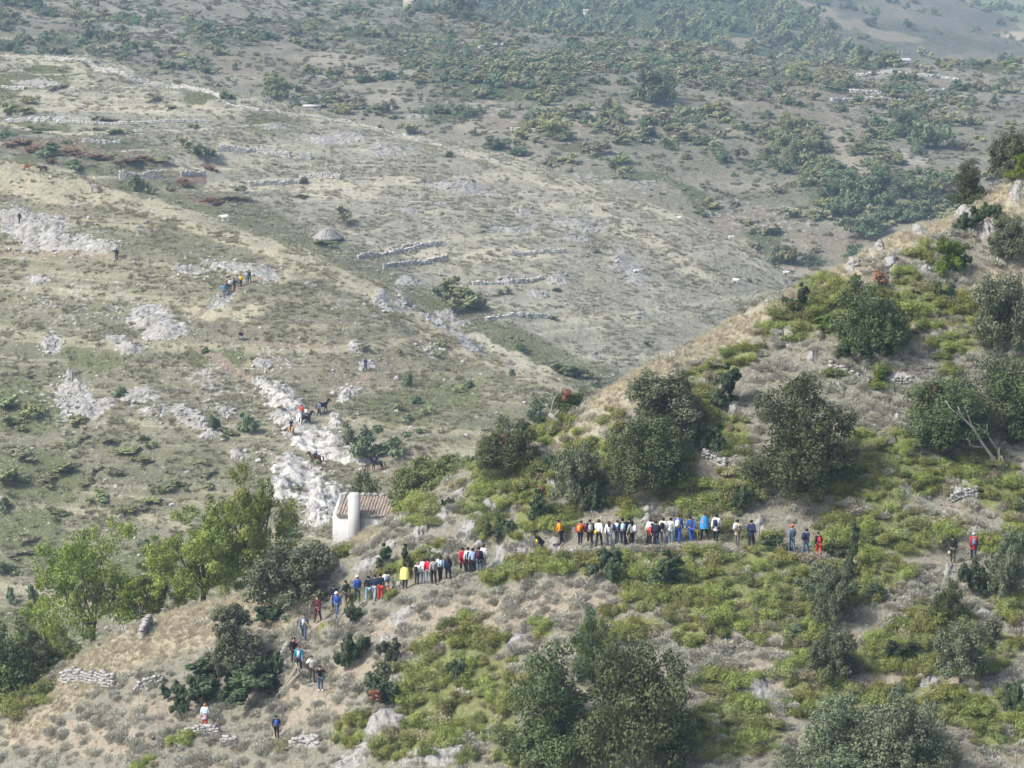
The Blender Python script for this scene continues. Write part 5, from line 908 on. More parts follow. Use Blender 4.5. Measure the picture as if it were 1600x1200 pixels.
p = FAR.hit(1409, 92); b = MB(); b.tube([(0, 0, 0), (0, 0, 5.4)], [.16, .1], 6); tag(link('utility_pole', b.mesh('utility_pole', M_DEAD), None, tuple(p)), 'thin pale utility pole left of the white farm building', 'pole')

# ------------------------------------------------------------------ dead wood and fence poles
def wood_thing(land, u, v, limbs, name, label, cat, mat, part='branch', depth=.0):
    p = land.hit(u, v); d0 = p[1]; e = link(name, None, None, tuple(p)); tag(e, label, cat)
    for i, (pts, r0, r1) in enumerate(limbs):
        b = MB(); n = len(pts); Q = []
        for j, q in enumerate(pts):
            dd = d0 + (q[2] if len(q) > 2 else 0); Q.append(point(q[0], q[1], dd) - p)
        b.tube(Q, [(r0 + (r1 - r0) * j / (n - 1)) for j in range(n)], 7); link('trunk' if (part == 'branch' and i == 0) else part, b.mesh(part, mat, True), e)
    return e
wood_thing(NEAR, 1562, 732, [([(1563, 736), (1552, 716, -.2), (1535, 693, -.5), (1520, 668, -.6), (1503, 652, -.8), (1487, 640, -.9), (1477, 626, -1.0)], .13, .025), ([(1504, 653, -.8), (1500, 645, -.9), (1497, 635, -1.0)], .06, .03), ([(1521, 669, -.6), (1515, 656, -.4), (1510, 640, -.3)], .06, .025), ([(1535, 699, -.5), (1524, 698, -.8), (1516, 696, -1.0), (1514, 687, -1.1)], .06, .025),
    ([(1563, 736), (1562, 718, .2), (1560, 702, .3), (1570, 689, .3)], .13, .08), ([(1559, 702, .3), (1549, 690, .2), (1541, 676, .1), (1531, 668, .0)], .09, .03), ([(1541, 677, .1), (1543, 662, .2)], .05, .025), ([(1566, 736), (1569, 725), (1564, 712)], .10, .05)], 'dead_tree', 'bare silvery dead tree leaning left in front of the dark oaks', 'dead tree', M_DEAD)
wood_thing(NEAR, 878, 668, [([(880, 668), (870, 656, -.2), (858, 647, -.3)], .19, .15), ([(865, 652, -.2), (869, 646, -.4), (873, 641, -.5)], .09, .05), ([(860, 648, -.3), (862, 638, -.2), (863, 632, -.2), (866, 622, -.1)], .06, .03), ([(866, 622, -.1), (871, 615), (875, 612)], .04, .02)], 'dead_tree', 'broken grey dead trunk leaning over the bright green shrub on the ridge', 'dead tree', M_DEAD)
wood_thing(NEAR, 450, 1080, [([(462, 1036), (466, 1046), (470, 1054)], .07, .07), ([(463, 1042), (450, 1064), (438, 1082)], .05, .045), ([(469, 1050), (452, 1068), (432, 1087)], .065, .05), ([(433, 1086), (426, 1100), (420, 1116)], .05, .045), ([(430, 1090), (427, 1102), (423, 1116)], .045, .04), ([(466, 1050), (470, 1056), (474, 1062)], .045, .04)], 'broken_fence', 'collapsed pole fence beside the trail, above the lone hiker', 'fence', M_POLE, 'pole')
#@@PEOPLE
# ------------------------------------------------------------------ people and animals
def skin_mesh(name, verts, edges, radii, sub=1, root=0):
    me = bpy.data.meshes.new('tmp'); me.from_pydata([Vector(v) for v in verts], edges, []); o = bpy.data.objects.new('tmp', me); COL.objects.link(o)
    o.modifiers.new('s', 'SKIN'); sv = me.skin_vertices[0].data if me.skin_vertices else None
    if sv is None:
        bm = bmesh.new(); bm.from_mesh(me); bm.verts.layers.skin.verify(); bm.to_mesh(me); bm.free(); sv = me.skin_vertices[0].data
    for i, r in enumerate(radii): sv[i].radius = r if isinstance(r, tuple) else (r, r); sv[i].use_root = (i == root)
    md = o.modifiers.new('u', 'SUBSURF'); md.levels = sub; md.render_levels = sub
    dg = bpy.context.evaluated_depsgraph_get(); out = bpy.data.meshes.new_from_object(o.evaluated_get(dg)); out.name = name
    bpy.data.objects.remove(o); bpy.data.meshes.remove(me); out.polygons.foreach_set('use_smooth', np.ones(len(out.polygons), bool)); return out
def rotx(v, a, o=(0, 0, 0)): y, z = v[1] - o[1], v[2] - o[2]; return (v[0], o[1] + y * math.cos(a) - z * math.sin(a), o[2] + y * math.sin(a) + z * math.cos(a))
def figure(pose):
    """joints of a 1.70 m person facing -Y; returns dict"""
    J = {'pel': (0, 0, .93), 'spi': (0, 0, 1.10), 'che': (0, .0, 1.30), 'nec': (0, .01, 1.45), 'hb': (0, -.01, 1.53), 'ht': (0, -.01, 1.64), 'nose': (0, -.10, 1.57)}
    st = {'stand': .03, 'walk': .20, 'walk2': -.20, 'bend': .10, 'armsup': .05, 'lean': .12, 'point': .06, 'sit': 0, 'crouch': 0}[pose]
    for s, n in ((-1, 'l'), (1, 'r')):
        f = st * s
        J['hip' + n] = (.095 * s, 0, .88)
        if pose == 'sit': J['kne' + n] = (.26 * s, -.34, .80); J['ank' + n] = (.28 * s, -.22, .40); J['toe' + n] = (.28 * s, -.36, .36)
        elif pose == 'crouch': J['kne' + n] = (.14 * s, -.36, .95); J['ank' + n] = (.12 * s, -.02, .55); J['toe' + n] = (.13 * s, -.16, .51)
        else: J['kne' + n] = (.10 * s, -f * .55 - .03, .49); J['ank' + n] = (.10 * s, -f + .02, .09); J['toe' + n] = (.115 * s, -f - .13, .045)
        J['sho' + n] = (.175 * s, .01, 1.41)
        if pose == 'armsup': J['elb' + n] = (.30 * s, -.12, 1.27); J['wri' + n] = (.10 * s, -.22, 1.50); J['han' + n] = (.06 * s, -.20, 1.57)
        elif pose == 'point' and s > 0: J['elb' + n] = (.43, -.02, 1.36); J['wri' + n] = (.66, -.05, 1.30); J['han' + n] = (.74, -.05, 1.28)
        elif pose in ('bend', 'lean'): J['elb' + n] = (.23 * s, -.10, 1.16); J['wri' + n] = (.20 * s, -.28, 1.02); J['han' + n] = (.19 * s, -.35, .97)
        elif pose in ('sit', 'crouch'): J['elb' + n] = (.25 * s, -.06, 1.16); J['wri' + n] = (.12 * s, -.28, 1.08); J['han' + n] = (.09 * s, -.35, 1.08)
        else: J['elb' + n] = (.235 * s, .03 + f * .35, 1.14); J['wri' + n] = (.235 * s, -.06 + f * .9, .91); J['han' + n] = (.23 * s, -.09 + f * 1.0, .83)
    if pose in ('bend', 'lean'):
        a = .75 if pose == 'bend' else .32
        for k in J:
            if k[:3] in ('spi', 'che', 'nec', 'hb', 'ht', 'nos', 'sho', 'elb', 'wri', 'han'): J[k] = rotx(J[k], a, (0, 0, .93))
    return J
BODY_E = [('pel', 'spi'), ('spi', 'che'), ('che', 'nec'), ('nec', 'hb'), ('hb', 'ht'), ('hb', 'nose')] + [(a + n, b + n) for n in 'lr' for a, b in (('hip', 'kne'), ('kne', 'ank'), ('ank', 'toe'), ('sho', 'elb'), ('elb', 'wri'), ('wri', 'han'))] + [(a, b + n) for n in 'lr' for a, b in (('pel', 'hip'), ('che', 'sho'))]
RAD = {'pel': (.125, .10), 'spi': (.115, .09), 'che': (.135, .10), 'nec': .055, 'hb': (.075, .085), 'ht': (.07, .08), 'nose': .014, 'hip': .088, 'kne': .058, 'ank': .042, 'toe': .04, 'sho': .062, 'elb': .043, 'wri': .03, 'han': .034}
def rad(k, m=1.0, a=0.0):
    r = RAD[k if k in RAD else k[:3]]; return tuple(x * m + a for x in r) if isinstance(r, tuple) else r * m + a
def sub_skin(name, J, E, m, a, root='pel', over=None, sub=1):
    ks = sorted({k for e in E for k in e}, key=lambda k: k != root); ix = {k: i for i, k in enumerate(ks)}
    return skin_mesh(name, [J[k] for k in ks], [(ix[p], ix[q]) for p, q in E], [(over[k] if over and k in over else rad(k, m, a)) for k in ks], sub)
POSES = {}
def fingers(me, J):
    """five short tapered fingers on each hand, part of the body mesh"""
    bm = bmesh.new(); bm.from_mesh(me)
    for n, s in (('l', -1), ('r', 1)):
        h, w = np.array(J['han' + n]), np.array(J['wri' + n]); d = h - w; d /= np.linalg.norm(d); sd = np.cross(d, (s, 0, .3)); sd /= np.linalg.norm(sd); nb = np.cross(d, sd)
        for i, (off, ln) in enumerate(((-.028, .060), (-.010, .072), (.009, .068), (.027, .052), (-.042, .045))):
            b0 = h + sd * off + (d * .01 if i < 4 else -d * .02); dr = d if i < 4 else (d * .6 - sd * .8); b1 = b0 + dr * ln * .55 + nb * .006; b2 = b1 + dr * ln * .5 + nb * .018; ring = []
            for c, r in ((b0, .0095), (b1, .009), (b2, .006)): ring.append([bm.verts.new(c + sd * r * math.cos(q) + nb * r * math.sin(q)) for q in (0, 2.1, 4.2)])
            for A, B in zip(ring[:-1], ring[1:]):
                for q in range(3): bm.faces.new((A[q], A[(q + 1) % 3], B[(q + 1) % 3], B[q]))
            bm.faces.new(ring[-1])
    bm.to_mesh(me); bm.free()
def get_pose(p):
    if p in POSES: return POSES[p]
    J = figure(p); body = sub_skin('body', J, BODY_E, 1.0, 0.0); fingers(body, J); body.materials.append(M_SKIN)
    arms = [(a + n, b + n) for n in 'lr' for a, b in (('sho', 'elb'), ('elb', 'wri'))] + [('che', 'sho' + n) for n in 'lr']
    jac = sub_skin('jacket', J, [('pel', 'spi'), ('spi', 'che'), ('che', 'nec')] + arms, 1.16, .018, over={'nec': .075, 'pel': (.175, .145)})
    J2 = dict(J); J2['hem'] = (J['pel'][0], J['pel'][1] + .02, J['pel'][2] - .26)
    coat = sub_skin('coat', J2, [('hem', 'pel'), ('pel', 'spi'), ('spi', 'che'), ('che', 'nec')] + arms, 1.18, .02, over={'nec': .075, 'hem': (.22, .19), 'pel': (.19, .16)})
    tro = sub_skin('trousers', J, [('pel', 'hip' + n) for n in 'lr'] + [(a + n, b + n) for n in 'lr' for a, b in (('hip', 'kne'), ('kne', 'ank'))], 1.12, .014, over={'pel': (.15, .115)})
    sh = sub_skin('shoes', J, [('ank' + n, 'toe' + n) for n in 'lr'], 1.1, .012, root='ankl') if False else None
    shoes = []
    for n in 'lr': shoes.append(skin_mesh('shoe', [J['ank' + n], J['toe' + n]], [(0, 1)], [.052, .05], 1))
    # poncho: a bell with arms underneath
    b = MB(); ang = np.arange(20) * 2 * math.pi / 20; rows = []
    for z, rx, ry in ((1.50, .085, .095), (1.46, .12, .12), (1.40, .22, .15), (1.22, .28, .20), (1.0, .31, .25), (.72, .33, .28)): rows.append(np.stack([rx * np.cos(ang) * (1 + .05 * np.sin(5 * ang)), ry * np.sin(ang) * (1 + .05 * np.sin(4 * ang)), np.full(20, z)], 1))
    Fp = [(i * 20 + k, i * 20 + (k + 1) % 20, (i + 1) * 20 + (k + 1) % 20, (i + 1) * 20 + k) for i in range(5) for k in range(20)]; b.add(np.vstack(rows), Fp); pon = b.mesh('poncho', None, True)
    hc = (np.array(J['hb']) + np.array(J['ht'])) / 2; up = np.array(J['ht']) - np.array(J['hb']); up /= np.linalg.norm(up)
    def hair(long):
        bm = bmesh.new(); bmesh.ops.create_icosphere(bm, subdivisions=2, radius=.112)
        for v in bm.verts:
            v.co.y *= 1.08
            if v.co.y < -.03 and v.co.z < .035: v.co.y = max(v.co.y, -.03); v.co.z = max(v.co.z, .02) if not long else v.co.z
            if not long and v.co.z < -.05: v.co.z = -.05
            if long and v.co.z < -.02: v.co.z -= .20; v.co.y = max(v.co.y, .0) * 1.0 + .05; v.co.x *= 1.05
        M = Vector((0, 0, 1)).rotation_difference(Vector(up)).to_matrix().to_4x4(); M.translation = Vector(hc + up * .025 + np.array((0, .012, 0))); bmesh.ops.transform(bm, matrix=M, verts=bm.verts)
        me = bpy.data.meshes.new('hair'); bm.to_mesh(me); bm.free(); me.polygons.foreach_set('use_smooth', np.ones(len(me.polygons), bool)); return me
    # cap: dome with a peak
    bm = bmesh.new(); bmesh.ops.create_uvsphere(bm, u_segments=12, v_segments=8, radius=.118); bmesh.ops.delete(bm, geom=[v for v in bm.verts if v.co.z < -.01], context='VERTS')
    for v in list(bm.verts):
        if v.co.z < .02 and v.co.y < -.07: v.co.y -= .07; v.co.z -= .012
    M = Vector((0, 0, 1)).rotation_difference(Vector(up)).to_matrix().to_4x4(); M.translation = Vector(hc + up * .045); bmesh.ops.transform(bm, matrix=M, verts=bm.verts); cap = bpy.data.meshes.new('cap'); bm.to_mesh(cap); bm.free()
    POSES[p] = dict(J=J, body=body, jacket=jac, coat=coat, trousers=tro, shoes=shoes, poncho=pon, hair=hair(False), hairlong=hair(True), cap=cap); return POSES[p]
def slot(o, mat):
    if not o.data.materials: o.data.materials.append(None)
    o.material_slots[0].link = 'OBJECT'; o.material_slots[0].material = mat; return o
def rbox(name, size, bev, taper=.85):
    bm = bmesh.new(); bmesh.ops.create_cube(bm, size=1.0)
    for v in bm.verts:
        v.co = Vector((v.co.x * size[0], v.co.y * size[1], v.co.z * size[2]))
        if v.co.z > 0: v.co.x *= taper; v.co.y *= taper
    bmesh.ops.bevel(bm, geom=bm.edges[:], offset=bev, segments=2, affect='EDGES'); me = bpy.data.meshes.new(name); bm.to_mesh(me); bm.free(); me.polygons.foreach_set('use_smooth', np.ones(len(me.polygons), bool)); return me
PACK = rbox('backpack', (.30, .19, .44), .06); POCKET = rbox('pocket', (.22, .07, .18), .025); BAGM = rbox('bag', (.24, .14, .30), .05)
HAIR = {'black': (.012, .010, .010), 'brown': (.055, .032, .020), 'dark': (.022, .016, .013), 'orange': (.42, .16, .06), 'grey': (.20, .19, .18), 'auburn': (.10, .045, .03)}
CL = dict(black=(.016, .016, .018), navy=(.022, .032, .075), dnavy=(.016, .022, .045), red=(.52, .025, .045), crimson=(.42, .02, .05), orange=(.80, .30, .02), white=(.74, .74, .74), grey=(.30, .31, .33), lgrey=(.48, .50, .52), ltblue=(.36, .52, .72), blue=(.03, .075, .32), royal=(.035, .10, .38), sky=(.05, .27, .60), jeans=(.07, .11, .20), ljeans=(.22, .32, .42),
          yellow=(.74, .67, .20), gold=(.85, .62, .03), beige=(.50, .42, .28), taupe=(.16, .14, .12), teal=(.05, .26, .42), olive=(.075, .07, .045), maroon=(.09, .02, .035), scarlet=(.52, .05, .04), green=(.10, .55, .30), dgreen=(.055, .075, .055), brown=(.10, .06, .035), paleb=(.55, .66, .72), slate=(.13, .17, .24), pink=(.75, .20, .32), tan=(.5, .38, .22), rcap=(.75, .12, .03))
def person(land, u, v, face, pose, top, topc, troc, hair, label, pack=None, cap=None, ht=1.68, stick=None, shoes='dnavy', inner=None, bag=None, group='hikers on the near path', p=None, pl=None, lift=0.0):
    """face: degrees, 0 = towards the camera, 180 = away, 90 = towards the right of the picture"""
    q = get_pose(pose); g = (land.hit(u, v) if p is None else np.array(p)) + np.array((0, 0, lift)); s = ht * 1.06 / 1.70; s *= RNG.uniform(.95, 1.04); face += RNG.uniform(-28, 28) if pose not in ('bend', 'lean', 'sit', 'point') else 0; e = link('person', None, None, tuple(g - np.array((0, 0, .02))), (RNG.uniform(-.02, .10), RNG.uniform(-.05, .05), math.radians(face)), s); tag(e, label, 'person', group)
    link('body', q['body'], e)
    tp = {'jacket': 'jacket', 'coat': 'coat', 'poncho': 'poncho', 'shirt': 'jacket'}[top]; t = slot(link('shirt' if top == 'shirt' else tp, q[tp], e), cloth(CL[topc]))
    if tp == 'poncho': t['label'] = 'loose hooded rain poncho'
    slot(link('trousers', q['trousers'], e), cloth(CL[troc]))
    for m in q['shoes']: slot(link('shoe', m, e), cloth(CL[shoes]))
    hl = hair.endswith('_long'); hb = hair.replace('_long', ''); slot(link('hair', q['hairlong' if hl else 'hair'], e), cloth(HAIR[hb]))
    if cap: slot(link('cap', q['cap'], e), cloth(CL[cap]))
    J = q['J']; R = Matrix.Rotation(math.radians(face), 3, 'Z')
    if inner:                                       # open jacket: the shirt front shows
        b = MB(); c = (np.array(J['che']) + np.array(J['spi'])) / 2; b.box(c + np.array((0, -.115, -.02)), (.17, .09, .40), None, .1); slot(link('shirt_front', b.mesh('shirt_front', None), e), cloth(CL[inner]))
    if pack:
        lean = {'bend': .75, 'lean': .32}.get(pose, 0.0); c = (np.array(J['che']) * .65 + np.array(J['spi']) * .35); c = c + np.array((0, .21 * math.cos(lean), .21 * math.sin(lean)))
        wp = Vector(g) + R @ (Vector(c) * s); o = slot(link('backpack', PACK, None, tuple(wp), (lean, 0, math.radians(face)), s), cloth(CL[pack])); tag(o, (pl or pack) + ' backpack on the ' + who(label), 'backpack', 'backpacks'); slot(link('pocket', POCKET, o, (0, .11, -.09)), cloth(tuple(x * .75 for x in CL[pack])))
    if bag:
        col, dx, dy, dz, sc, nm = bag; wp = Vector(g) + R @ (Vector((dx, dy, dz)) * s); tag(slot(link('bag', BAGM, None, tuple(wp), (0, .1, math.radians(face)), sc), cloth(CL[col])), nm, 'bag')
    if stick:
        du, dv0, dv1, du2 = stick; a, b2 = point(u + du, v + dv0, g[1] - .25), point(u + du2, v + dv1, g[1] - .15); b = MB(); b.tube([Vector(x - a) for x in (a, a * .5 + b2 * .5 + np.array((.01, 0, 0)), b2)], [.026, .024, .02], 6); tag(link('walking_stick', b.mesh('walking_stick', M_STICK), None, tuple(a)), 'pale wooden stick held by the ' + who(label), 'stick', 'walking sticks')
    return e
def who(label): return ' '.join(label.split()[:9])
P_ = person
# --- the group in the middle, left to right
P_(NEAR, 848, 867, -70, 'bend', 'jacket', 'black', 'navy', 'brown', 'hiker bent forward in a black jacket and navy trousers with stripes', bag=('gold', .02, -.42, .95, .8, 'bright yellow bag held by the hiker bent forward'))
P_(NEAR, 878, 851, -75, 'lean', 'jacket', 'orange', 'black', 'black', 'hiker in an orange jacket leaning to the left')
P_(NEAR, 906, 853, 190, 'walk', 'jacket', 'red', 'dnavy', 'brown', 'hiker in a red jacket carrying an orange backpack', 'orange')
P_(NEAR, 922, 854, 185, 'stand', 'jacket', 'black', 'black', 'brown', 'hiker in dark clothes with a grey backpack beside the white shirt', 'grey')
P_(NEAR, 936, 855, 170, 'walk2', 'shirt', 'white', 'black', 'brown', 'tall hiker in a white T-shirt with a yellow jacket tied on', ht=1.82, bag=('gold', .18, .1, .95, .8, 'yellow jacket tied at the waist of the tall hiker in white'))
P_(NEAR, 951, 854, 180, 'walk', 'shirt', 'white', 'slate', 'brown_long', 'long-haired hiker in a white top and slate trousers')
P_(NEAR, 963, 852, 150, 'stand', 'jacket', 'ltblue', 'jeans', 'brown', 'hiker in a light blue jacket with a dark blue pack', 'navy', ht=1.6)
P_(NEAR, 974, 853, 175, 'stand', 'jacket', 'black', 'dnavy', 'black', 'hiker in black with a light blue backpack', 'ltblue', ht=1.75)
P_(NEAR, 982, 851, 180, 'walk', 'jacket', 'dnavy', 'black', 'dark', 'dark-clad hiker half hidden between the blue and the white backpack')
P_(NEAR, 989, 855, 190, 'walk2', 'jacket', 'grey', 'black', 'black_long', 'hiker in a grey jacket with a white backpack', 'white', stick=(-10, -19, -1, -5))
P_(NEAR, 1013, 852, 165, 'stand', 'shirt', 'white', 'black', 'brown', 'hiker in a white top behind the child with a red bag', ht=1.7)
P_(NEAR, 1018, 854, 180, 'stand', 'jacket', 'scarlet', 'black', 'black', 'short dark-haired child in a red jacket between white and navy', ht=1.4, stick=(2, -16, 0, 1))
P_(NEAR, 1025, 857, 185, 'walk', 'coat', 'dnavy', 'navy', 'dark', 'hiker in a long navy jacket right of the child in red', ht=1.75)
P_(NEAR, 1036, 850, 140, 'stand', 'shirt', 'white', 'grey', 'dark', 'hiker in a white shirt with a black backpack', 'black', ht=1.6)
P_(NEAR, 1048, 850, 160, 'stand', 'jacket', 'lgrey', 'ljeans', 'black', 'hiker in a light grey jacket and pale jeans with white at the waist', bag=('white', .05, .12, .92, .9, 'white sweater tied at the waist of the grey-jacketed hiker'))
P_(NEAR, 1059, 849, 170, 'walk', 'jacket', 'blue', 'blue', 'auburn', 'hiker in a blue jacket with a white backpack', 'white', ht=1.74)
P_(NEAR, 1081, 847, 210, 'walk2', 'jacket', 'royal', 'royal', 'dark', 'hiker in a blue tracksuit and white shoes', shoes='white')
P_(NEAR, 1101, 843, 200, 'walk', 'poncho', 'sky', 'black', 'auburn', 'hiker in a wide bright blue rain poncho', ht=1.74, stick=(-12, -15, 3, -11))
P_(NEAR, 1118, 847, 180, 'walk', 'coat', 'white', 'black', 'black', 'hiker in a long white jacket with a navy backpack', 'navy')
P_(NEAR, 1151, 852, 165, 'armsup', 'coat', 'beige', 'taupe', 'black', 'hiker in a beige coat raising a hand, with a grey backpack', 'lgrey')
P_(NEAR, 1174, 855, 180, 'walk2', 'coat', 'navy', 'black', 'black', 'hiker in a navy jacket standing right of the beige coat', shoes='white')
P_(NEAR, 1237, 863, 180, 'walk', 'jacket', 'slate', 'jeans', 'brown', 'hiker in a slate jacket and an orange-red cap', cap='rcap')
P_(NEAR, 1258, 867, 165, 'walk2', 'jacket', 'navy', 'jeans', 'black', 'hiker in a navy jacket carrying a light blue backpack', 'navy', bag=('green', -.30, -.05, .72, .9, 'mint green bag carried by the hiker in navy'), pl='navy and light blue')
P_(NEAR, 1279, 871, 190, 'walk', 'jacket', 'black', 'scarlet', 'brown', 'hiker in a black jacket and bright red trousers with a red backpack', 'crimson', pl='red', ht=1.6)
P_(NEAR, 1489, 880, 160, 'point', 'jacket', 'black', 'dgreen', 'black', 'hiker in black stretching out one arm', bag=('tan', .22, .05, .62, .8, 'tan bag carried by the hiker stretching out one arm'))
P_(NEAR, 1521, 876, 150, 'walk', 'coat', 'crimson', 'navy', 'grey', 'hiker in a red jacket with a grey cap and backpack at the far right', 'slate', cap='lgrey', pl='large grey-blue')
# --- the groups to the left
P_(NEAR, 633, 921, 180, 'stand', 'poncho', 'yellow', 'black', 'black', 'hiker in a pale yellow raincoat', ht=1.62)
P_(NEAR, 651, 914, 170, 'stand', 'jacket', 'lgrey', 'dnavy', 'grey', 'short hiker in grey with a black backpack next to the yellow raincoat', 'black', ht=1.4)
P_(NEAR, 661, 912, 180, 'stand', 'jacket', 'paleb', 'slate', 'brown', 'hiker in a pale jacket left of the red backpack', ht=1.58)
P_(NEAR, 669, 912, 200, 'stand', 'jacket', 'red', 'grey', 'dark', 'hiker with a red jacket and grey trousers right of the pale jacket', 'red', ht=1.65)
P_(NEAR, 678, 913, 160, 'walk', 'jacket', 'grey', 'black', 'black', 'hiker in a grey jacket and black trousers with white stripes', ht=1.7)
P_(NEAR, 688, 908, 180, 'walk2', 'shirt', 'white', 'black', 'brown_long', 'long-haired hiker in white with a light blue backpack', 'ltblue', ht=1.62)
P_(NEAR, 701, 908, 185, 'walk', 'coat', 'navy', 'dnavy', 'auburn_long', 'auburn-haired hiker in a long navy jacket')
P_(NEAR, 724, 896, 175, 'walk', 'coat', 'red', 'black', 'black', 'hiker in a long red jacket at the left of four')
P_(NEAR, 732, 896, 180, 'stand', 'jacket', 'white', 'black', 'black', 'hiker in white with a dark backpack behind the red jacket', 'dnavy')
P_(NEAR, 740, 897, 170, 'walk2', 'jacket', 'ltblue', 'black', 'black', 'hiker in a light blue jacket among the four', ht=1.7)
P_(NEAR, 749, 896, 180, 'stand', 'coat', 'dnavy', 'slate', 'black', 'hiker in navy with a dark red backpack at the right of four', 'maroon', pl='dark red', ht=1.74)
P_(NEAR, 755, 892, 150, 'stand', 'shirt', 'white', 'grey', 'brown', 'hiker in a white shirt half hidden behind the dark red backpack', ht=1.65)
P_(NEAR, 605, 931, 180, 'walk', 'coat', 'white', 'orange', 'black', 'hiker in a white jacket and orange trousers with a slate backpack', 'slate')
P_(NEAR, 594, 937, 175, 'stand', 'jacket', 'dnavy', 'scarlet', 'black', 'hiker in a dark jacket and red trousers left of the white jacket', ht=1.62)
P_(NEAR, 585, 938, 180, 'walk', 'jacket', 'navy', 'ljeans', 'brown', 'hiker in a navy jacket with white print and pale jeans', ht=1.74)
P_(NEAR, 575, 939, 160, 'walk2', 'jacket', 'black', 'ljeans', 'dark', 'hiker in a black top with a white sweater round the waist', bag=('white', .0, -.12, .92, .9, 'white sweater tied round the waist of the hiker in black'))
P_(NEAR, 558, 942, 185, 'walk', 'jacket', 'royal', 'dgreen', 'brown', 'hiker in a blue jacket and a white cap', cap='white')
P_(NEAR, 541, 949, 200, 'walk2', 'jacket', 'dgreen', 'taupe', 'brown', 'hiker in a dark green jacket left of the white cap', ht=1.72)
P_(NEAR, 523, 952, -160, 'stand', 'jacket', 'dnavy', 'dnavy', 'dark', 'dark-haired hiker just behind the blue jacket with white hood', ht=1.66)
P_(NEAR, 527, 965, -60, 'walk', 'jacket', 'blue', 'jeans', 'black', 'hiker in a bright blue jacket with a white hood, walking down', cap='white', stick=(-9, -34, -10, -13))
P_(NEAR, 497, 971, -15, 'walk2', 'jacket', 'maroon', 'maroon', 'dark_long', 'dark-haired hiker in maroon beside the round oak', stick=(-13, -27, -8, -15))
P_(NEAR, 475, 1001, 5, 'walk', 'jacket', 'slate', 'jeans', 'brown', 'man in an open dark jacket over a pale shirt', inner='lgrey', ht=1.74, stick=(2, -30, -12, 13))
P_(NEAR, 459, 1038, 0, 'stand', 'jacket', 'black', 'brown', 'brown', 'hiker in a dark jacket with a pink bag strap', bag=('pink', .16, -.08, 1.40, .45, 'pink bag on the shoulder of the hiker in the dark jacket'))
P_(NEAR, 467, 1049, 5, 'walk2', 'jacket', 'teal', 'navy', 'auburn', 'hiker in an open teal jacket over a pale shirt', inner='paleb')
P_(NEAR, 488, 1065, 0, 'armsup', 'shirt', 'white', 'olive', 'brown', 'hiker in a white T-shirt raising both hands to the face')
P_(NEAR, 501, 1079, 5, 'armsup', 'jacket', 'black', 'jeans', 'black', 'hiker in a black jacket and jeans raising both hands', shoes='white')
P_(NEAR, 320, 1140, 200, 'stand', 'coat', 'paleb', 'scarlet', 'orange', 'person with orange hair, pale blue jacket and red trousers on the stone wall', group='people below the trail', ht=1.6)
P_(NEAR, 433, 1155, 170, 'walk', 'jacket', 'dnavy', 'black', 'dark', 'lone hiker in black with a blue backpack at the bottom of the trail', 'royal', group='people below the trail', pl='blue', ht=1.55)
# --- tiny hikers on the left hill
far = [(350, 464, 'jacket', 'teal', 'jeans', 'lowest of the tiny hikers climbing the left hill, in teal'), (355, 460, 'jacket', 'dnavy', 'black', 'tiny dark hiker second from below on the left hill'), (360, 456, 'jacket', 'white', 'dnavy', 'tiny hiker in white on the left hill'), (366, 454, 'jacket', 'black', 'black', 'tiny hiker in black with a pale pack on the left hill'), (370, 449, 'jacket', 'slate', 'navy', 'tiny hiker in slate just below the yellow one'), (377, 448, 'jacket', 'gold', 'black', 'tiny hiker in bright yellow on the left hill'), (385, 444, 'jacket', 'grey', 'slate', 'tiny grey hiker right of the yellow one'), (390, 442, 'jacket', 'black', 'black', 'tiny hiker in black at the head of the far group'),
       (182, 407, 'jacket', 'dnavy', 'black', 'tiny dark figure at the end of the broad white crag'), (30, 350, 'jacket', 'black', 'black', 'tiny dark figure on the broad white crag at the left'), (571, 580, 'jacket', 'navy', 'navy', 'tiny figure in blue on the path above the horses')]
for i, (u, v, t, tc, tr, lab) in enumerate(far): P_(LEFT, u, v, 140 + 20 * (i % 3), ['walk', 'walk2', 'stand'][i % 3], t, tc, tr, 'dark', lab, 'grey' if i == 3 else None, group='hikers on the left hill', pl='pale')
P_(LEFT, 374, 531, 30, 'crouch', 'jacket', 'black', 'dnavy', 'black', 'left of two tiny crouching figures in black', group='crouching pair on the left hill', lift=-.48)
P_(LEFT, 379, 532, -30, 'crouch', 'jacket', 'dnavy', 'lgrey', 'dark', 'right of two tiny crouching figures, in navy and grey', group='crouching pair on the left hill', lift=-.48)

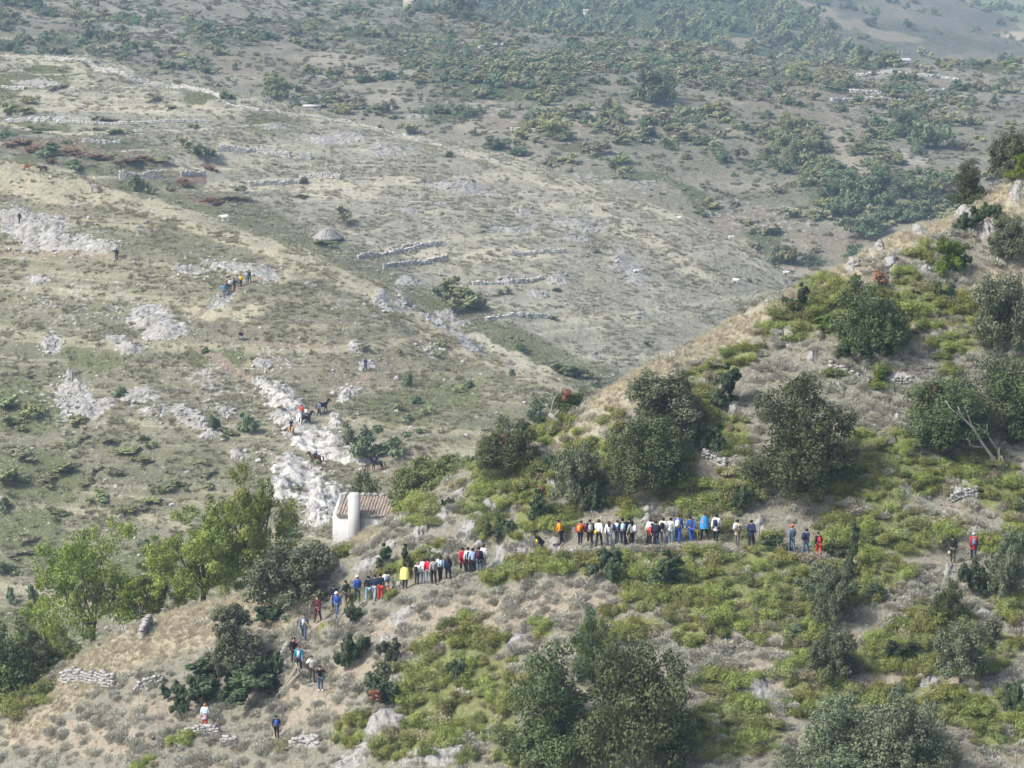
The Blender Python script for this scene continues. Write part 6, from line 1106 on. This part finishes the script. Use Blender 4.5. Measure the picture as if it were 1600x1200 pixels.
# --- horses and cattle: one skinned body each, mane, tail and tack as parts
def quad(kind):
    if kind == 'horse': V = dict(rump=(0, .72, 1.28), hip=(0, .50, 1.32), bel=(0, .0, 1.20), che=(0, -.52, 1.26), nb=(0, -.72, 1.42), nm=(0, -.95, 1.72), pol=(0, -1.08, 1.95), jaw=(0, -1.26, 1.80), muz=(0, -1.46, 1.60)); r = dict(rump=.20, hip=(.28, .30), bel=(.29, .32), che=(.25, .31), nb=(.16, .22), nm=(.11, .17), pol=(.09, .11), jaw=(.09, .12), muz=.065)
    else: V = dict(rump=(0, .78, 1.18), hip=(0, .52, 1.20), bel=(0, .0, 1.05), che=(0, -.55, 1.08), nb=(0, -.80, 1.12), nm=(0, -.98, 1.16), pol=(0, -1.12, 1.22), jaw=(0, -1.25, 1.08), muz=(0, -1.40, .92)); r = dict(rump=.20, hip=(.30, .30), bel=(.34, .36), che=(.29, .36), nb=(.17, .24), nm=(.14, .18), pol=(.12, .12), jaw=(.11, .13), muz=.085)
    E = [('hip', 'rump'), ('hip', 'bel'), ('bel', 'che'), ('che', 'nb'), ('nb', 'nm'), ('nm', 'pol'), ('pol', 'jaw'), ('jaw', 'muz')]; z = 1.0 if kind == 'horse' else .85
    for s, n in ((-1, 'l'), (1, 'r')):
        f = .12 * s
        V.update({'st' + n: (.15 * s, .52 - f * .4, .95 * z), 'hk' + n: (.15 * s, .72 - f, .52 * z), 'hf' + n: (.15 * s, .62 - f, .28 * z), 'hh' + n: (.15 * s, .60 - f, .05), 'el' + n: (.14 * s, -.52, .92 * z), 'kn' + n: (.14 * s, -.56 + f, .50 * z), 'fe' + n: (.14 * s, -.53 + f * 1.2, .20 * z), 'fh' + n: (.14 * s, -.57 + f * 1.2, .05), 'ea' + n: (.06 * s, -1.06 if kind == 'horse' else -1.10, (2.10 if kind == 'horse' else 1.30))})
        if kind != 'horse': V['ea' + n] = (.24 * s, -1.10, 1.24)
        r.update({'st' + n: .15, 'hk' + n: .07, 'hf' + n: .05, 'hh' + n: .06, 'el' + n: .11, 'kn' + n: .065, 'fe' + n: .048, 'fh' + n: .06, 'ea' + n: .025})
        E += [('hip', 'st' + n), ('st' + n, 'hk' + n), ('hk' + n, 'hf' + n), ('hf' + n, 'hh' + n), ('che', 'el' + n), ('el' + n, 'kn' + n), ('kn' + n, 'fe' + n), ('fe' + n, 'fh' + n), ('pol', 'ea' + n)]
    ks = sorted(V, key=lambda k: k != 'bel'); ix = {k: i for i, k in enumerate(ks)}; body = skin_mesh('body', [V[k] for k in ks], [(ix[a], ix[b]) for a, b in E], [r[k] for k in ks], 1)
    b = MB(); zt = V['rump'][2]; b.tube([(0, .88, zt + .05), (0, 1.02, zt - .10), (0, 1.05, zt - .45), (0, 1.02, zt - .75)], [.05, .08 if kind == 'horse' else .03, .09 if kind == 'horse' else .03, .04], 6); tail = b.mesh('tail', None, True)
    out = dict(body=body, tail=tail)
    if kind == 'horse':
        b = MB(); b.tube([(0, -.62, 1.66), (0, -.80, 1.86), (0, -.98, 2.06), (0, -1.10, 2.08)], [.04, .06, .06, .03], 5); out['mane'] = b.mesh('mane', None, True)
        b = MB(); ang = np.linspace(-.95, .95, 7); V1 = [(.335 * math.sin(a), y, 1.20 + .355 * math.cos(a) + .04 + .06 * (abs(y) > .2)) for y in (-.28, 0., .28) for a in ang]; b.add(V1, [(i * 7 + k, i * 7 + k + 1, i * 7 + k + 8, i * 7 + k + 7) for i in range(2) for k in range(6)]); out['saddle'] = b.mesh('saddle', None, True)
    else:
        b = MB()
        for s in (-1, 1): b.tube([(.08 * s, -1.10, 1.32), (.24 * s, -1.14, 1.42), (.30 * s, -1.20, 1.56)], [.035, .025, .008], 6)
        out['horns'] = b.mesh('horn', None, True)
    return out
QH, QC = quad('horse'), quad('cow'); COAT = dict(black=(.018, .017, .018), bay=(.11, .05, .025), tan=(.38, .26, .14), white=(.70, .69, .66), grey=(.22, .21, .20), rust=(.32, .12, .05), dark=(.05, .03, .028))
def animal(kind, land, u, v, face, coat, label, s=1.0, group=None, saddle=None, name=None):
    q = QH if kind == 'horse' else QC; p = land.hit(u, v); e = link(name or kind, None, None, tuple(p - np.array((0, 0, .03))), (0, 0, math.radians(face)), s); tag(e, label, kind, group); slot(link('body', q['body'], e), cloth(COAT[coat])); dk = cloth(tuple(x * .5 for x in COAT[coat]))
    slot(link('tail', q['tail'], e), dk)
    if kind == 'horse': slot(link('mane', q['mane'], e), dk)
    if saddle: slot(link('saddle', q['saddle'], e), cloth(CL[saddle]))
    if kind == 'cow': slot(link('horns', q['horns'], e), cloth((.3, .27, .2)))
    return p
for u, v, face, coat, lab, rider, rl in [(504, 645, 120, 'black', 'black horse climbing up to the right at the head of the riders', None, ''), (478, 664, 125, 'black', 'black horse with a grey saddle blanket on the white scree', 'white', 'rider in white on the black horse on the scree'), (455, 682, 30, 'tan', 'tan horse below the two black ones on the scree', 'dnavy', 'rider in dark blue on the tan horse'), (494, 727, -80, 'bay', 'bay horse crossing the white scree to the left', 'grey', 'rider in grey on the bay horse'), (590, 736, -85, 'black', 'black horse with a pale saddle blanket below the scree at the right', 'black', 'rider in black on the right-hand horse')]:
    p = animal('horse', LEFT, u, v, face, coat, lab, .86, 'riding horses on the left hill', 'grey' if rider else None)
    if rider: P_(LEFT, u, v, face, 'sit', 'jacket', rider, 'dnavy', 'dark', rl, p=p + np.array((0, 0, .58)), group='riders on the left hill', ht=1.5)
P_(LEFT, 471, 655, 120, 'walk', 'jacket', 'scarlet', 'slate', 'dark', 'walker in red behind the black horse on the scree', group='hikers on the left hill'); P_(LEFT, 498, 650, 130, 'walk2', 'jacket', 'slate', 'black', 'dark', 'walker in slate behind the leading horse', group='hikers on the left hill')
animal('cow', LEFT, 42, 266, 100, 'rust', 'rust-brown cow grazing on the crest at the left', .62, 'cattle'); animal('cow', LEFT, 68, 269, -90, 'dark', 'dark brown cow grazing right of the rust-brown one', .70, 'cattle'); animal('horse', LEFT, 149, 302, -95, 'grey', 'dark grey horse with pale back grazing on the crest', .85, 'grazing animals')
for u, v, f, s, L_, lab in [(352, 343, -90, .75, LEFT, 'white cow on the crest line of the left hill'), (1149, 443, 60, .72, MID, 'white cow on the bare flank of the terraced hill'), (1228, 414, 80, .68, MID, 'white cow at the foot of the crest beside a bush'), (1142, 375, 90, .62, MID, 'white cow on the skyline of the terraced hill, right one'), (1062, 345, -90, .6, MID, 'white cow on the skyline of the terraced hill, left one'), (994, 428, 90, .62, MID, 'white cow on the stony flank of the terraced hill')]: animal('cow', L_, u, v, f, 'white', lab, s, 'white cattle')
